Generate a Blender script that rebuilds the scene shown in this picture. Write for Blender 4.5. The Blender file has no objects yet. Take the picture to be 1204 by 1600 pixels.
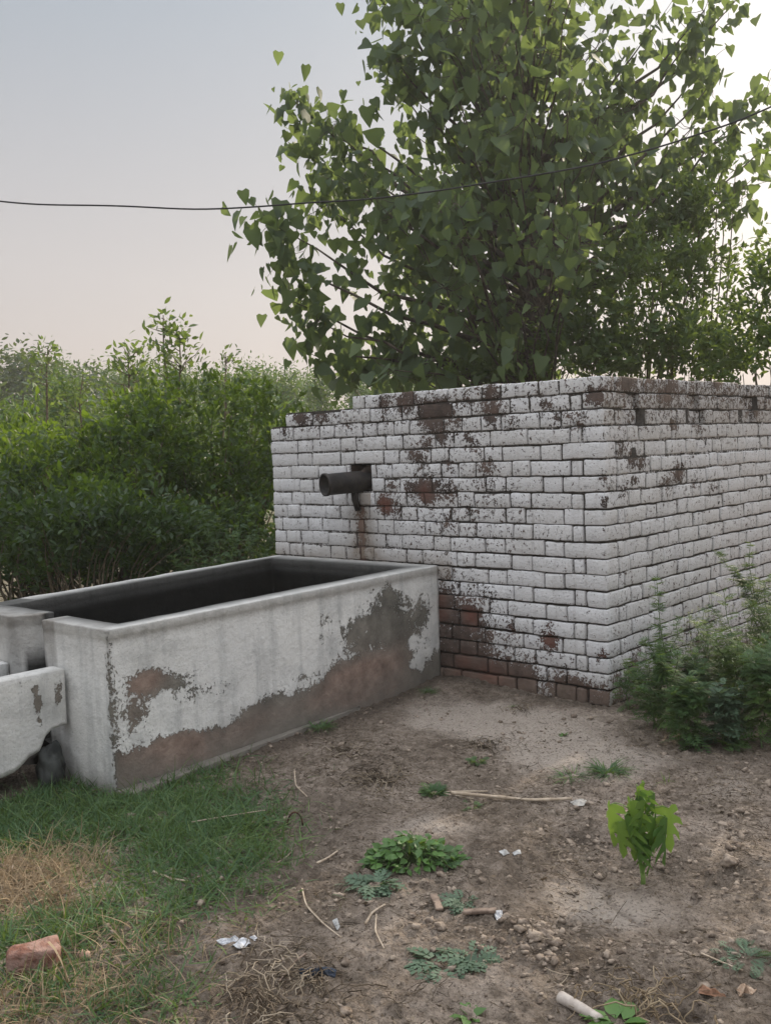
import bpy, math, random
import numpy as np
from mathutils import Vector, noise as mn
rng = np.random.default_rng(7)
random.seed(7)
D = bpy.data
SC = bpy.context.scene
R_ = math.radians

# ------------------------------------------------------------------ camera
CAM = np.array([2.39544376, -4.23337867, 1.29214749])
F_PX = 1562.53
CR = np.array([0.74511874, 0.66592661, -0.03660354])
CU = np.array([-0.01546676, 0.07212265, 0.99727584])
CF = np.array([-0.66675246, 0.74252278, -0.06403967])
cd = D.cameras.new('camera')
cd.sensor_fit = 'HORIZONTAL'
cd.sensor_width = 36.0
cd.lens = F_PX / 1204 * 36.0
cd.clip_start = 0.05
cd.clip_end = 2000
cam = D.objects.new('camera', cd)
SC.collection.objects.link(cam)
from mathutils import Matrix
m = Matrix.Identity(4)
for i in range(3):
    m[i][0] = CR[i]; m[i][1] = CU[i]; m[i][2] = -CF[i]; m[i][3] = CAM[i]
cam.matrix_world = m
SC.camera = cam

# ------------------------------------------------------------------ sky, sun, exposure
SUN_AZ = R_(-5)      # from +Y towards +X
SUN_EL = R_(31)
HAZE = .0020
w = D.worlds.new('World'); SC.world = w
w.use_nodes = True
nt = w.node_tree; N = nt.nodes; L = nt.links
N.clear()
out = N.new('ShaderNodeOutputWorld'); bg = N.new('ShaderNodeBackground')
sky = N.new('ShaderNodeTexSky'); sky.sky_type = 'NISHITA'; sky.sun_disc = False
sky.sun_elevation = SUN_EL; sky.sun_rotation = SUN_AZ
sky.air_density = 1.0; sky.dust_density = 6.0; sky.ozone_density = 1.0
hs = N.new('ShaderNodeHueSaturation'); hs.inputs['Saturation'].default_value = 0.55
L.new(sky.outputs[0], hs.inputs['Color'])
# haze evens out and whitens the sky; overhead brightness added to lift foreground
tc = N.new('ShaderNodeTexCoord'); sep = N.new('ShaderNodeSeparateXYZ')
L.new(tc.outputs['Generated'], sep.inputs[0])
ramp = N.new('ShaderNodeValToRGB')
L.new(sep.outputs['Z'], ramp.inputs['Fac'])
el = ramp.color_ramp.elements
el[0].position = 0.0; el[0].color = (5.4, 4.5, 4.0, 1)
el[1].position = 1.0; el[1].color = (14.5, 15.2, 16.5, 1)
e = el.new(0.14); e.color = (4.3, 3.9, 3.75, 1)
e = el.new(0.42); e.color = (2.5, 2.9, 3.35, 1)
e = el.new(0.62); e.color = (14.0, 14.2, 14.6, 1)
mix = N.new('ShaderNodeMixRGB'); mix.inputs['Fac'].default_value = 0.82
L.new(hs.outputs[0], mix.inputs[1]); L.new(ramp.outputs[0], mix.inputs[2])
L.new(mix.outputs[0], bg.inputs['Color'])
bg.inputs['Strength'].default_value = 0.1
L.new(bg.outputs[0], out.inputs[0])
sl = D.lights.new('sun', 'SUN'); sl.energy = 3.8; sl.angle = R_(0.9); sl.color = (1.0, 0.86, 0.68)
so = D.objects.new('sun', sl); SC.collection.objects.link(so)
sd = Vector((math.sin(SUN_AZ) * math.cos(SUN_EL), math.cos(SUN_AZ) * math.cos(SUN_EL), math.sin(SUN_EL)))
so.rotation_euler = sd.to_track_quat('Z', 'Y').to_euler()
SC.view_settings.view_transform = 'Standard'
SC.view_settings.look = 'None'
SC.view_settings.exposure = 0.56
SC.view_settings.gamma = 1.0
SC.render.engine = 'CYCLES'
SC.cycles.max_bounces = 8
SC.cycles.transparent_max_bounces = 8
SC.cycles.volume_bounces = 0

# ------------------------------------------------------------------ picture <-> place helpers
def ray(px, py):
    return CF + CR * (px - 602) / F_PX - CU * (py - 800) / F_PX
def onz(px, py, z=0.0):
    d = ray(px, py); return CAM + d * (z - CAM[2]) / d[2]
def ondepth(px, py, dep):
    return CAM + ray(px, py) * dep
def onplane(px, py, ax, v):
    d = ray(px, py); return CAM + d * (v - CAM[ax]) / d[ax]
def project(P):
    d = np.asarray(P) - CAM
    z = d @ CF
    return 602 + F_PX * (d @ CR) / z, 800 - F_PX * (d @ CU) / z

# ------------------------------------------------------------------ mesh helpers
class MB:
    def __init__(s):
        s.v = []; s.f = []; s.m = []; s.n = 0; s.a = {}
    def add(s, v, faces, mat=0, **attr):
        """faces: array (F,k) or list of tuples"""
        v = np.asarray(v, float).reshape(-1, 3)
        if isinstance(faces, np.ndarray):
            groups = [faces]
        else:
            by = {}
            for f in faces: by.setdefault(len(f), []).append(f)
            groups = [np.array(g) for g in by.values()]
        for g in groups:
            if len(g):
                s.f.append(g + s.n); s.m.append(np.full(len(g), mat, np.int32))
        for k, val in attr.items():
            val = np.broadcast_to(np.asarray(val, float), (len(v),))
            s.a.setdefault(k, []).append((s.n, val))
        s.v.append(v); s.n += len(v)
    def build(s, name, mats, parent=None, smooth=True, loc=None):
        V = np.concatenate(s.v) if s.v else np.zeros((0, 3))
        if parent is not None:
            V = V - np.array(parent.location)
        elif loc is not None:
            V = V - np.array(loc)
        me = D.meshes.new(name)
        me.vertices.add(len(V)); me.vertices.foreach_set('co', V.astype(np.float32).ravel())
        loops = np.concatenate([g.ravel() for g in s.f]).astype(np.int32)
        sizes = np.concatenate([np.full(len(g), g.shape[1]) for g in s.f])
        starts = np.concatenate([[0], np.cumsum(sizes)[:-1]]).astype(np.int32)
        me.loops.add(len(loops)); me.loops.foreach_set('vertex_index', loops)
        me.polygons.add(len(sizes)); me.polygons.foreach_set('loop_start', starts)
        me.polygons.foreach_set('material_index', np.concatenate(s.m))
        me.update(calc_edges=True)
        me.validate()
        for k, parts in s.a.items():
            arr = np.zeros(len(V), np.float32)
            for st, val in parts: arr[st:st + len(val)] = val
            at = me.attributes.new(k, 'FLOAT', 'POINT'); at.data.foreach_set('value', arr)
        if smooth: me.polygons.foreach_set('use_smooth', np.ones(len(me.polygons), bool))
        for mt in (mats if isinstance(mats, (list, tuple)) else [mats]): me.materials.append(mt)
        o = D.objects.new(name, me); SC.collection.objects.link(o)
        if parent is not None: o.parent = parent
        elif loc is not None: o.location = loc
        return o

def tag(o, label=None, cat=None, group=None, kind=None):
    if label: o['label'] = label
    if cat: o['category'] = cat
    if group: o['group'] = group
    if kind: o['kind'] = kind
    return o
def thing(name, loc, label, cat, group=None):
    o = D.objects.new(name, None); SC.collection.objects.link(o)
    o.location = [float(c) for c in loc]
    o.empty_display_size = 0.1
    return tag(o, label, cat, group)
def copy_thing(src, loc, rz=0, sc=1.0, label=None, group=None):
    r = src.copy(); SC.collection.objects.link(r)
    r.location = [float(c) for c in loc]; r.rotation_euler = (0, 0, rz); r.scale = (sc, sc, sc)
    if label: r['label'] = label
    if group: r['group'] = group
    for ch in list(src.children):
        c = ch.copy(); SC.collection.objects.link(c); c.parent = r
    return r

def norm(a):
    a = np.asarray(a, float)
    return a / (np.linalg.norm(a, axis=-1, keepdims=True) + 1e-12)
def fbm(P, sc, octv=3):
    return np.array([mn.fractal(Vector((p[0] * sc, p[1] * sc, p[2] * sc)), 1.0, 2.0, octv) for p in P])
def tube(mb, pts, rad, sides=6, mat=0, cap=True, **attr):
    pts = np.asarray(pts, float); n = len(pts)
    rad = np.broadcast_to(np.asarray(rad, float), (n,))
    t = norm(np.gradient(pts, axis=0))
    a = np.array([0, 0, 1.0]) if abs(t[0][2]) < .9 else np.array([1.0, 0, 0])
    u = norm(np.cross(t[0], a)); V = []
    for i in range(n):
        u = norm(u - t[i] * (u @ t[i])); w_ = np.cross(t[i], u)
        ang = np.arange(sides) * 2 * math.pi / sides
        V.append(pts[i] + rad[i] * (np.cos(ang)[:, None] * u + np.sin(ang)[:, None] * w_))
    V = np.concatenate(V)
    F = []
    for i in range(n - 1):
        for j in range(sides):
            k = (j + 1) % sides
            F.append((i * sides + j, i * sides + k, (i + 1) * sides + k, (i + 1) * sides + j))
    if cap:
        F.append(tuple(range(sides))[::-1]); F.append(tuple((n - 1) * sides + j for j in range(sides)))
    mb.add(V, F, mat, **attr)
def curve(p0, p1, n=6, sag=0.0, wob=0.0, seed=0):
    r = np.random.default_rng(seed)
    t = np.linspace(0, 1, n)[:, None]
    P = np.asarray(p0) * (1 - t) + np.asarray(p1) * t
    P[:, 2] += (-sag * 4 * t * (1 - t))[:, 0]
    if wob:
        w_ = r.normal(0, wob, (n, 3)); w_[0] = 0; w_[-1] = 0
        P += w_
    return P

def leaves(mb, tmpl, pos, tip, nrm, size, mat=0, rnd=None, curl=0.0):
    """tmpl=(verts (k,3) [x across, y along, z], faces)"""
    tv, tf = tmpl
    pos = np.asarray(pos, float); n = len(pos)
    if n == 0: return
    tip = norm(tip); nrm = np.asarray(nrm, float)
    nrm = norm(nrm - tip * np.sum(nrm * tip, axis=1, keepdims=True))
    xa = np.cross(tip, nrm)
    size = np.broadcast_to(np.asarray(size, float), (n,))
    if rnd is None: rnd = rng.random(n)
    cz = np.broadcast_to(np.asarray(curl, float), (n,))
    T = np.broadcast_to(tv, (n,) + tv.shape).copy()
    T[:, :, 2] -= cz[:, None] * T[:, :, 1] ** 2
    V = pos[:, None, :] + size[:, None, None] * (T[:, :, 0:1] * xa[:, None, :] + T[:, :, 1:2] * tip[:, None, :] + T[:, :, 2:3] * nrm[:, None, :])
    k = len(tv)
    off = (np.arange(n) * k)[:, None, None]
    by = {}
    for f in tf: by.setdefault(len(f), []).append(f)
    V = V.reshape(-1, 3)
    base = mb.n
    first = True
    for kk, fl in by.items():
        F = (np.array(fl)[None] + off).reshape(-1, kk)
        if first:
            mb.add(V, F, mat, rnd=np.repeat(rnd, k)); first = False
        else:
            mb.f.append(F + base); mb.m.append(np.full(len(F), mat, np.int32))

# leaf templates (unit length along y)
T_DELTA = (np.array([[0, 0, 0], [.28, -.10, .05], [.46, .08, .07], [.36, .42, .05], [.14, .78, .02], [0, 1.0, 0],
                     [-.14, .78, .02], [-.36, .42, .05], [-.46, .08, .07], [-.28, -.10, .05], [0, .45, -.03]], float),
           [(0, 1, 2, 10), (2, 3, 10), (3, 4, 5, 10), (10, 5, 6, 7), (10, 7, 8), (10, 8, 9, 0)])
T_ELL = (np.array([[0, 0, 0], [.17, .28, .04], [.19, .6, .04], [0, 1, -.02], [-.19, .6, .04], [-.17, .28, .04], [0, .45, 0]], float),
         [(0, 1, 6), (1, 2, 3, 6), (6, 3, 4, 5), (6, 5, 0)])
T_LEAF4 = (np.array([[0, 0, 0], [.24, .5, .03], [0, 1, 0], [-.24, .5, .03]], float), [(0, 1, 2, 3)])
def palmate(nf=7, spread=2.0, wd=.055):
    V = []; F = []
    for i in range(nf):
        a = (i / (nf - 1) - .5) * spread * 1.35
        ln = 1.0 - .42 * abs(i / (nf - 1) - .5) * 2
        c, s_ = math.cos(a), math.sin(a); b = len(V)
        for (x, y) in ((0, 0), (wd, .5 * ln), (0, ln), (-wd, .5 * ln)):
            V.append((x * c + y * s_, -x * s_ + y * c, -.25 * y * y))
        F.append((b, b + 1, b + 2, b + 3))
    return (np.array(V, float), F)
T_PALM = palmate()
def pinnate(np_=6, wd=.1, ln=.42):
    V = []; F = []
    V += [(-.015, 0, 0), (.015, 0, 0), (.008, 1, -.1), (-.008, 1, -.1)]; F.append((0, 1, 2, 3))
    for i in range(np_):
        y = .2 + .7 * i / (np_ - 1); l_ = ln * math.sin(math.pi * (.25 + .7 * i / (np_ - 1)))
        for s_ in (1, -1):
            b = len(V); dx = s_ * .82; dy = .57
            for (u, v) in ((0, 0), (.45, wd), (1, 0), (.45, -wd)):
                V.append((dx * u * l_ - dy * v * s_, y + dy * u * l_ + abs(dx) * v, .03 * u))
            F.append((b, b + 1, b + 2, b + 3))
    V = np.array(V, float); V[:, 2] -= .1 * V[:, 1] ** 2
    return (V, F)
T_PINN = pinnate(7, .045, .40)
T_PINN2 = pinnate(5, .085, .36)
def blade(n=4, wd=.035, bend=.35):
    V = []; F = []
    for i in range(n):
        t = i / (n - 1); ww = wd * (1 - t) + .004
        V += [(-ww, t, -bend * t * t), (ww, t, -bend * t * t)]
    for i in range(n - 1): F.append((2 * i, 2 * i + 1, 2 * i + 3, 2 * i + 2))
    return (np.array(V, float), F)
T_BLADE = blade()
T_BLADE2 = blade(5, .022, .75)

# ------------------------------------------------------------------ material helpers
class M:
    def __init__(s, name):
        s.m = D.materials.new(name); s.m.use_nodes = True
        s.t = s.m.node_tree; s.t.nodes.clear()
        s.out = s.n('ShaderNodeOutputMaterial')
        s.b = s.n('ShaderNodeBsdfPrincipled')
        s.l(s.b.outputs[0], s.out.inputs['Surface'])
    def n(s, ty, **kw):
        x = s.t.nodes.new(ty)
        for k, v in kw.items():
            if hasattr(x, k): setattr(x, k, v)
            else: x.inputs[k].default_value = v
        return x
    def l(s, a, b): s.t.links.new(a, b)
    def coord(s): return s.n('ShaderNodeTexCoord').outputs['Object']
    def geo(s): return s.n('ShaderNodeNewGeometry').outputs['Position']
    def noise(s, scale, detail=4, rough=.55, vec=None, dist=0.0):
        x = s.n('ShaderNodeTexNoise'); x.inputs['Scale'].default_value = scale
        x.inputs['Detail'].default_value = detail; x.inputs['Roughness'].default_value = rough
        x.inputs['Distortion'].default_value = dist
        s.l(vec if vec is not None else s.geo(), x.inputs['Vector']); return x.outputs['Fac']
    def attr(s, name):
        return s.n('ShaderNodeAttribute', attribute_name=name).outputs['Fac']
    def math(s, op, a, b=None, c=None):
        x = s.n('ShaderNodeMath', operation=op)
        for i, v in enumerate((a, b, c)):
            if v is None: continue
            if isinstance(v, (int, float)): x.inputs[i].default_value = v
            else: s.l(v, x.inputs[i])
        return x.outputs[0]
    def mix(s, f, a, b):
        x = s.n('ShaderNodeMixRGB')
        for i, v in enumerate((f, a, b)):
            if isinstance(v, (int, float)): x.inputs[i].default_value = v
            elif isinstance(v, tuple): x.inputs[i].default_value = (v + (1,))[:4]
            else: s.l(v, x.inputs[i])
        return x.outputs[0]
    def ramp(s, f, stops, interp='LINEAR'):
        x = s.n('ShaderNodeValToRGB'); x.color_ramp.interpolation = interp
        e = x.color_ramp.elements
        for i, (p, c) in enumerate(stops):
            if isinstance(c, (int, float)): c = (c, c, c)
            q = e[i] if i < 2 else e.new(p)
            q.position = p; q.color = (c + (1,))[:4]
        s.l(f, x.inputs[0]); return x.outputs[0]
    def step(s, f, lo, hi):
        x = s.n('ShaderNodeMapRange', interpolation_type='SMOOTHSTEP')
        s.l(f, x.inputs['Value']); x.inputs['From Min'].default_value = lo; x.inputs['From Max'].default_value = hi
        return x.outputs[0]
    def bump(s, h, dist=.003, strength=1.0, normal=None):
        x = s.n('ShaderNodeBump'); x.inputs['Distance'].default_value = dist; x.inputs['Strength'].default_value = strength
        s.l(h, x.inputs['Height'])
        if normal is not None: s.l(normal, x.inputs['Normal'])
        return x.outputs[0]
    def fin(s, col=None, rough=.85, nor=None, spec=.3):
        if col is not None:
            if isinstance(col, tuple): s.b.inputs['Base Color'].default_value = (col + (1,))[:4]
            else: s.l(col, s.b.inputs['Base Color'])
        if isinstance(rough, (int, float)): s.b.inputs['Roughness'].default_value = rough
        else: s.l(rough, s.b.inputs['Roughness'])
        s.b.inputs['Specular IOR Level'].default_value = spec
        if nor is not None: s.l(nor, s.b.inputs['Normal'])
        return s.m

def leaf_mat(name, stops, transl=.35, rough=.5, tcol=None, spec=.35):
    s = M(name)
    r = s.attr('rnd')
    big = s.noise(1.6, 2)
    f = s.math('ADD', s.math('MULTIPLY', r, .75), s.math('MULTIPLY', s.math('SUBTRACT', big, .5), .8))
    col = s.ramp(f, stops)
    nz = s.noise(60, 2)
    col = s.mix(s.math('MULTIPLY', nz, .35), col, s.mix(.5, col, (.02, .03, .01)))
    s.fin(col, rough, None, spec)
    tr = s.n('ShaderNodeBsdfTranslucent')
    tcl = s.mix(.55, col, tcol or (.30, .40, .04))
    s.l(tcl, tr.inputs[0])
    mx = s.n('ShaderNodeMixShader'); mx.inputs[0].default_value = transl
    s.l(s.b.outputs[0], mx.inputs[1]); s.l(tr.outputs[0], mx.inputs[2]); s.l(mx.outputs[0], s.out.inputs['Surface'])
    return s.m
m_poplar = leaf_mat('poplar_leaf', [(0, (.050, .080, .050)), (.4, (.08, .122, .068)), (.8, (.13, .18, .08)), (1, (.27, .30, .10))], .42, .55, (.32, .42, .08), .2)
m_bush = leaf_mat('shrub_leaf', [(0, (.016, .040, .010)), (.45, (.034, .074, .014)), (.8, (.10, .175, .018)), (1, (.19, .26, .03))], .38, .5, (.34, .50, .03))
m_bush_shade = leaf_mat('shaded_shrub_leaf', [(0, (.014, .034, .010)), (.5, (.028, .062, .014)), (.85, (.05, .10, .018)), (1, (.09, .15, .025))], .28, .5, (.2, .32, .03))  # shade low and deep in the hedge put into a darker leaf colour
m_bush2 = leaf_mat('thicket_leaf', [(0, (.045, .085, .035)), (.5, (.085, .14, .05)), (1, (.17, .23, .06))], .42, .55)
m_far = leaf_mat('plantation_leaf', [(0, (.02, .06, .015)), (.5, (.045, .115, .02)), (1, (.11, .20, .035))], .28, .55)
m_mound = leaf_mat('far_tree_leaf', [(0, (.02, .04, .016)), (.5, (.03, .06, .02)), (1, (.05, .09, .03))], .2, .6)
m_weed = leaf_mat('weed_leaf', [(0, (.035, .08, .035)), (.5, (.07, .14, .05)), (1, (.20, .30, .07))], .36, .55)
m_weed_y = leaf_mat('yellow_weed_leaf', [(0, (.06, .11, .03)), (.5, (.11, .17, .04)), (1, (.22, .26, .07))], .3, .55)
m_silver = leaf_mat('silver_weed_leaf', [(0, (.06, .10, .065)), (.5, (.10, .16, .10)), (1, (.16, .23, .15))], .2, .6)
m_mallow = leaf_mat('mallow_leaf', [(0, (.05, .11, .03)), (.5, (.09, .19, .045)), (1, (.18, .31, .08))], .25, .45)
m_sap = leaf_mat('sapling_leaf', [(0, (.03, .075, .022)), (.5, (.08, .18, .035)), (1, (.23, .36, .06))], .34, .5, (.34, .50, .05))
m_grass = leaf_mat('grass_blade', [(0, (.035, .09, .04)), (.5, (.08, .145, .05)), (.8, (.15, .21, .065)), (1, (.32, .31, .16))], .25, .6)
m_straw = leaf_mat('dry_straw', [(0, (.045, .033, .024)), (.35, (.14, .105, .075)), (.6, (.32, .26, .19)), (1, (.58, .50, .40))], .1, .8, (.4, .3, .18), .15)
m_straw2 = leaf_mat('dead_grass', [(0, (.22, .16, .10)), (.5, (.34, .26, .17)), (1, (.48, .39, .27))], .15, .8, (.45, .34, .2), .15)

def simple(name, c1, c2, sc=20, rough=.8, bump=.003, spec=.3, bsc=None):
    s = M(name); f = s.noise(sc, 5)
    col = s.mix(s.step(f, .35, .65), c1, c2)
    return s.fin(col, rough, s.bump(s.noise(bsc or sc * 2, 5), bump), spec)
m_bark = simple('bark', (.045, .035, .028), (.12, .095, .075), 14, .9, .012)
m_twig = simple('twig', (.07, .055, .035), (.14, .11, .07), 30, .9, .002)
m_stem = simple('green_stem', (.08, .13, .05), (.14, .19, .08), 30, .6, .001)
m_iron = simple('black_iron', (.008, .007, .007), (.024, .019, .016), 18, .65, .002, .4)
m_wire = simple('cable', (.012, .012, .012), (.03, .03, .03), 30, .6, .0005)

# painted brick
def paint_brick(name, mortar=False):
    s = M(name)
    g = s.geo()
    wear = s.attr('wear'); tone = s.attr('tone'); dirt = s.attr('dirt'); rnd = s.attr('rnd')
    n1 = s.noise(42, 6, .72, dist=.7); n2 = s.noise(120, 4, .65)
    n = s.math('ADD', s.math('MULTIPLY', n1, .66), s.math('MULTIPLY', n2, .34))
    v = s.math('ADD', n, s.math('MULTIPLY', wear, .36))
    mask = s.step(v, .582, .606)
    white = s.mix(s.noise(5, 3), (.58, .585, .605), (.77, .77, .775))
    white = s.mix(s.math('MULTIPLY', rnd, .45), white, (.55, .54, .52))
    white = s.mix(s.math('MULTIPLY', s.step(n2, .52, .68), .45), white, (.30, .28, .27))
    streak = s.n('ShaderNodeMapping'); s.l(g, streak.inputs['Vector']); streak.inputs['Scale'].default_value = (30, 30, 4)
    st = s.noise(1.0, 4, .6, streak.outputs[0])
    white = s.mix(s.math('MULTIPLY', s.step(st, .5, .75), .35), white, (.36, .34, .33))
    white = s.mix(s.math('MULTIPLY', dirt, s.math('ADD', .35, s.noise(12, 4))), white, (.27, .23, .19))
    brick = s.ramp(s.math('ADD', s.math('MULTIPLY', s.noise(18, 4), .8), s.math('MULTIPLY', rnd, .25)),
                   [(.25, (.045, .036, .032)), (.55, (.10, .075, .065)), (.85, (.17, .12, .10))])
    red = s.mix(s.noise(25, 4), (.09, .04, .032), (.23, .095, .07))
    brick = s.mix(tone, brick, red)
    brick = s.mix(s.math('MULTIPLY', dirt, s.math('MULTIPLY', s.noise(9, 5), 1.3)), brick, (.23, .185, .145))
    if mortar:
        m2 = s.step(s.math('ADD', n, wear), .50, .60)
        base = s.mix(s.noise(40, 4), (.028, .025, .023), (.10, .09, .08))
        col = s.mix(m2, white, base)
        col = s.mix(s.math('MULTIPLY', tone, .6), col, (.16, .06, .04))
    else:
        col = s.mix(mask, white, brick)
    h = s.math('ADD', s.math('MULTIPLY', mask, -.8), s.math('MULTIPLY', s.noise(55, 7, .72), 1.9))
    return s.fin(col, .9, s.bump(h, .0048), .2)
m_brick = paint_brick('whitewashed_brick')
m_mortar = paint_brick('whitewashed_mortar', True)

def plaster(name, inner=False):
    s = M(name); g = s.geo()
    wear = s.attr('wear'); tone = s.attr('tone'); dirt = s.attr('dirt'); dark = s.attr('dark')
    n1 = s.noise(14, 9, .78, dist=.9); n2 = s.noise(80, 6, .7)
    n = s.math('ADD', s.math('MULTIPLY', n1, .62), s.math('MULTIPLY', n2, .38))
    v = s.math('ADD', n, s.math('MULTIPLY', s.math('SUBTRACT', wear, .5), .24))
    mask = s.step(v, .562, .580)
    white = s.mix(s.noise(3, 4), (.58, .58, .57), (.78, .775, .74))
    streak = s.n('ShaderNodeMapping'); s.l(g, streak.inputs['Vector']); streak.inputs['Scale'].default_value = (14, 14, 1.6)
    st = s.noise(1.0, 5, .6, streak.outputs[0])
    white = s.mix(s.math('MULTIPLY', s.step(st, .46, .74), .5), white, (.30, .31, .31))
    white = s.mix(s.math('MULTIPLY', s.step(s.noise(5, 7, .7), .48, .66), .4), white, (.33, .34, .34))
    white = s.mix(s.math('MULTIPLY', s.step(s.noise(150, 3, .6), .60, .70), .5), white, (.22, .21, .20))
    cem = s.ramp(s.noise(7, 6, .6), [(.3, (.09, .088, .078)), (.5, (.16, .152, .132)), (.7, (.25, .235, .205))])
    red = s.ramp(s.noise(11, 6, .6), [(.3, (.13, .095, .078)), (.5, (.23, .165, .135)), (.7, (.34, .26, .215))])
    expo = s.mix(tone, cem, red)
    col = s.mix(mask, white, expo)
    col = s.mix(s.math('MULTIPLY', dirt, s.math('ADD', .4, s.math('MULTIPLY', s.noise(16, 5), .9))), col, (.17, .155, .135))
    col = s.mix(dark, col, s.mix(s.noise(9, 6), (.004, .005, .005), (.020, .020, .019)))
    h = s.math('ADD', s.math('MULTIPLY', mask, -.9), s.math('MULTIPLY', s.noise(30, 8, .7), 1.5))
    m_ = s.fin(col, .9, s.bump(h, .005), .12)
    s.l(s.math('MULTIPLY', s.math('SUBTRACT', 1.0, dark), .12), s.b.inputs['Specular IOR Level'])
    return m_
m_plaster = plaster('limewashed_plaster')

# ground
def ground_mat():
    s = M('soil'); g = s.geo()
    pale = s.attr('pale'); wet = s.attr('wet'); green = s.attr('green')
    n = s.noise(2.2, 6, .6); nf = s.noise(22, 6, .65); ng = s.noise(110, 4, .7)
    base = s.ramp(s.math('ADD', s.math('MULTIPLY', n, .5), s.math('MULTIPLY', nf, .5)),
                  [(.38, (.10, .077, .058)), (.5, (.225, .182, .145)), (.62, (.38, .315, .26))])  # darker low spots: crevice shade put into the soil colour
    sand = s.mix(nf, (.34, .29, .245), (.50, .43, .365))
    pm = s.step(s.math('ADD', pale, s.math('SUBTRACT', n, .5)), .35, .75)
    col = s.mix(pm, base, sand)
    col = s.mix(s.math('MULTIPLY', s.step(ng, .52, .66), .75), col, (.07, .052, .04))
    col = s.mix(s.math('MULTIPLY', s.step(ng, .5, .3), .25), col, (.42, .35, .28))
    col = s.mix(s.math('MULTIPLY', wet, .8), col, (.08, .063, .05))
    gr = s.mix(s.noise(1.2, 5), (.03, .06, .018), (.09, .13, .035))
    col = s.mix(green, col, gr)
    vo = s.n('ShaderNodeTexVoronoi'); vo.inputs['Scale'].default_value = 60
    s.l(g, vo.inputs['Vector'])
    h = s.math('ADD', s.math('MULTIPLY', nf, 1.2), s.math('MULTIPLY', ng, .5))
    h = s.math('SUBTRACT', h, s.math('MULTIPLY', vo.outputs['Distance'], .35))
    return s.fin(col, .95, s.bump(h, .03), .12)
m_soil = ground_mat()
m_clod = simple('soil_lump', (.12, .092, .072), (.30, .245, .195), 30, .95, .004, .15)

# ------------------------------------------------------------------ ground
SAP = np.array([1.023, -1.654])
def gauss(x, y, cx, cy, r, ry=None):
    ry = ry or r
    return np.exp(-((x - cx) ** 2 / r ** 2 + (y - cy) ** 2 / ry ** 2))
def ridge_line(x, y, pts, wd):
    d = np.full(np.shape(x), 9.0)
    for (a, b) in zip(pts[:-1], pts[1:]):
        a = np.array(a); b = np.array(b); ab = b - a
        t = np.clip(((x - a[0]) * ab[0] + (y - a[1]) * ab[1]) / (ab @ ab), 0, 1)
        d = np.minimum(d, np.hypot(x - a[0] - t * ab[0], y - a[1] - t * ab[1]))
    return np.exp(-(d / wd) ** 2)
CR1 = [tuple(onz(x, y)[:2]) for x, y in ((948, 1372), (950, 1392), (972, 1410), (993, 1425), (1006, 1434))]
CR2 = [tuple(onz(x, y)[:2]) for x, y in ((1062, 1345), (1096, 1358), (1102, 1375), (1092, 1390), (1082, 1402))]
HOLE = onz(905, 1312)[:2]
HOLE2 = onz(1065, 1588)[:2]
def ground_h(x, y, fine=True):
    x = np.asarray(x, float); y = np.asarray(y, float)
    near = np.exp(-(np.maximum(0, np.hypot(x - .3, y + 1.5) - 4) / 3) ** 2)
    h = np.zeros_like(x)
    h += .035 * gauss(x, y, -.9, -.02, .25, .3) + .02 * gauss(x, y, -.4, -.1, .5, .2)
    rr = np.hypot(x - SAP[0], y - SAP[1] + .05)
    h += -.035 * np.exp(-(rr / .26) ** 2) + .022 * np.exp(-((rr - .42) / .10) ** 2)
    h += .012 * gauss(x, y, SAP[0], SAP[1], .07)
    h -= .035 * gauss(x, y, HOLE[0], HOLE[1], .06, .05)
    h -= .05 * gauss(x, y, HOLE2[0], HOLE2[1], .04, .035)
    h -= .012 * ridge_line(x, y, CR1, .009) + .010 * ridge_line(x, y, CR2, .008)
    h += .25 * gauss(x, y, -6, 6, 3)
    if fine:
        X = x.ravel(); Y = y.ravel(); o = np.zeros(len(X))
        calm = 1 - .75 * np.clip(gauss(X, Y, -.35, -.55, .75, .45) + gauss(X, Y, SAP[0], SAP[1] - .2, .2), 0, 1)
        nr = near.ravel()
        for i in range(len(X)):
            if nr[i] < .02: continue
            v = Vector((X[i], Y[i], 0))
            a = mn.noise(v * 1.7) * .012
            b = mn.noise(v * 7.0) * .008
            c = (abs(mn.noise(v * 21.0)) - .25) * .024 + mn.noise(v * 48.0) * .012
            o[i] = (a + b + c * calm[i]) * nr[i]
        h = h + o.reshape(h.shape)
    return h
def axis(lo, hi, st, far, k):
    a = np.arange(lo, hi, st)
    g = st * (1.13 ** np.arange(1, k)); cs = np.cumsum(g); cs = cs[cs < far]
    return np.concatenate([(lo - cs)[::-1], a, a[-1] + cs])
gx = axis(-1.5, 1.95, .0125, 420, 90); gy = axis(-3.4, .55, .0125, 420, 90)
GX, GY = np.meshgrid(gx, gy, indexing='xy')
GH = ground_h(GX, GY)
def gz(x, y):
    """bilinear height of the ground sheet"""
    x = np.atleast_1d(np.asarray(x, float)); y = np.atleast_1d(np.asarray(y, float))
    i = np.clip(np.searchsorted(gx, x) - 1, 0, len(gx) - 2); j = np.clip(np.searchsorted(gy, y) - 1, 0, len(gy) - 2)
    u = (x - gx[i]) / (gx[i + 1] - gx[i]); v = (y - gy[j]) / (gy[j + 1] - gy[j])
    return (GH[j, i] * (1 - u) * (1 - v) + GH[j, i + 1] * u * (1 - v) + GH[j + 1, i] * (1 - u) * v + GH[j + 1, i + 1] * u * v)
def gp(px, py, dz=0.0):
    p = onz(px, py, 0.0); z = gz(p[0], p[1])[0]
    p = onz(px, py, z); return np.array([p[0], p[1], z + dz])
nx_, ny_ = len(gx), len(gy)
V = np.stack([GX.ravel(), GY.ravel(), GH.ravel()], 1)
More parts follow.
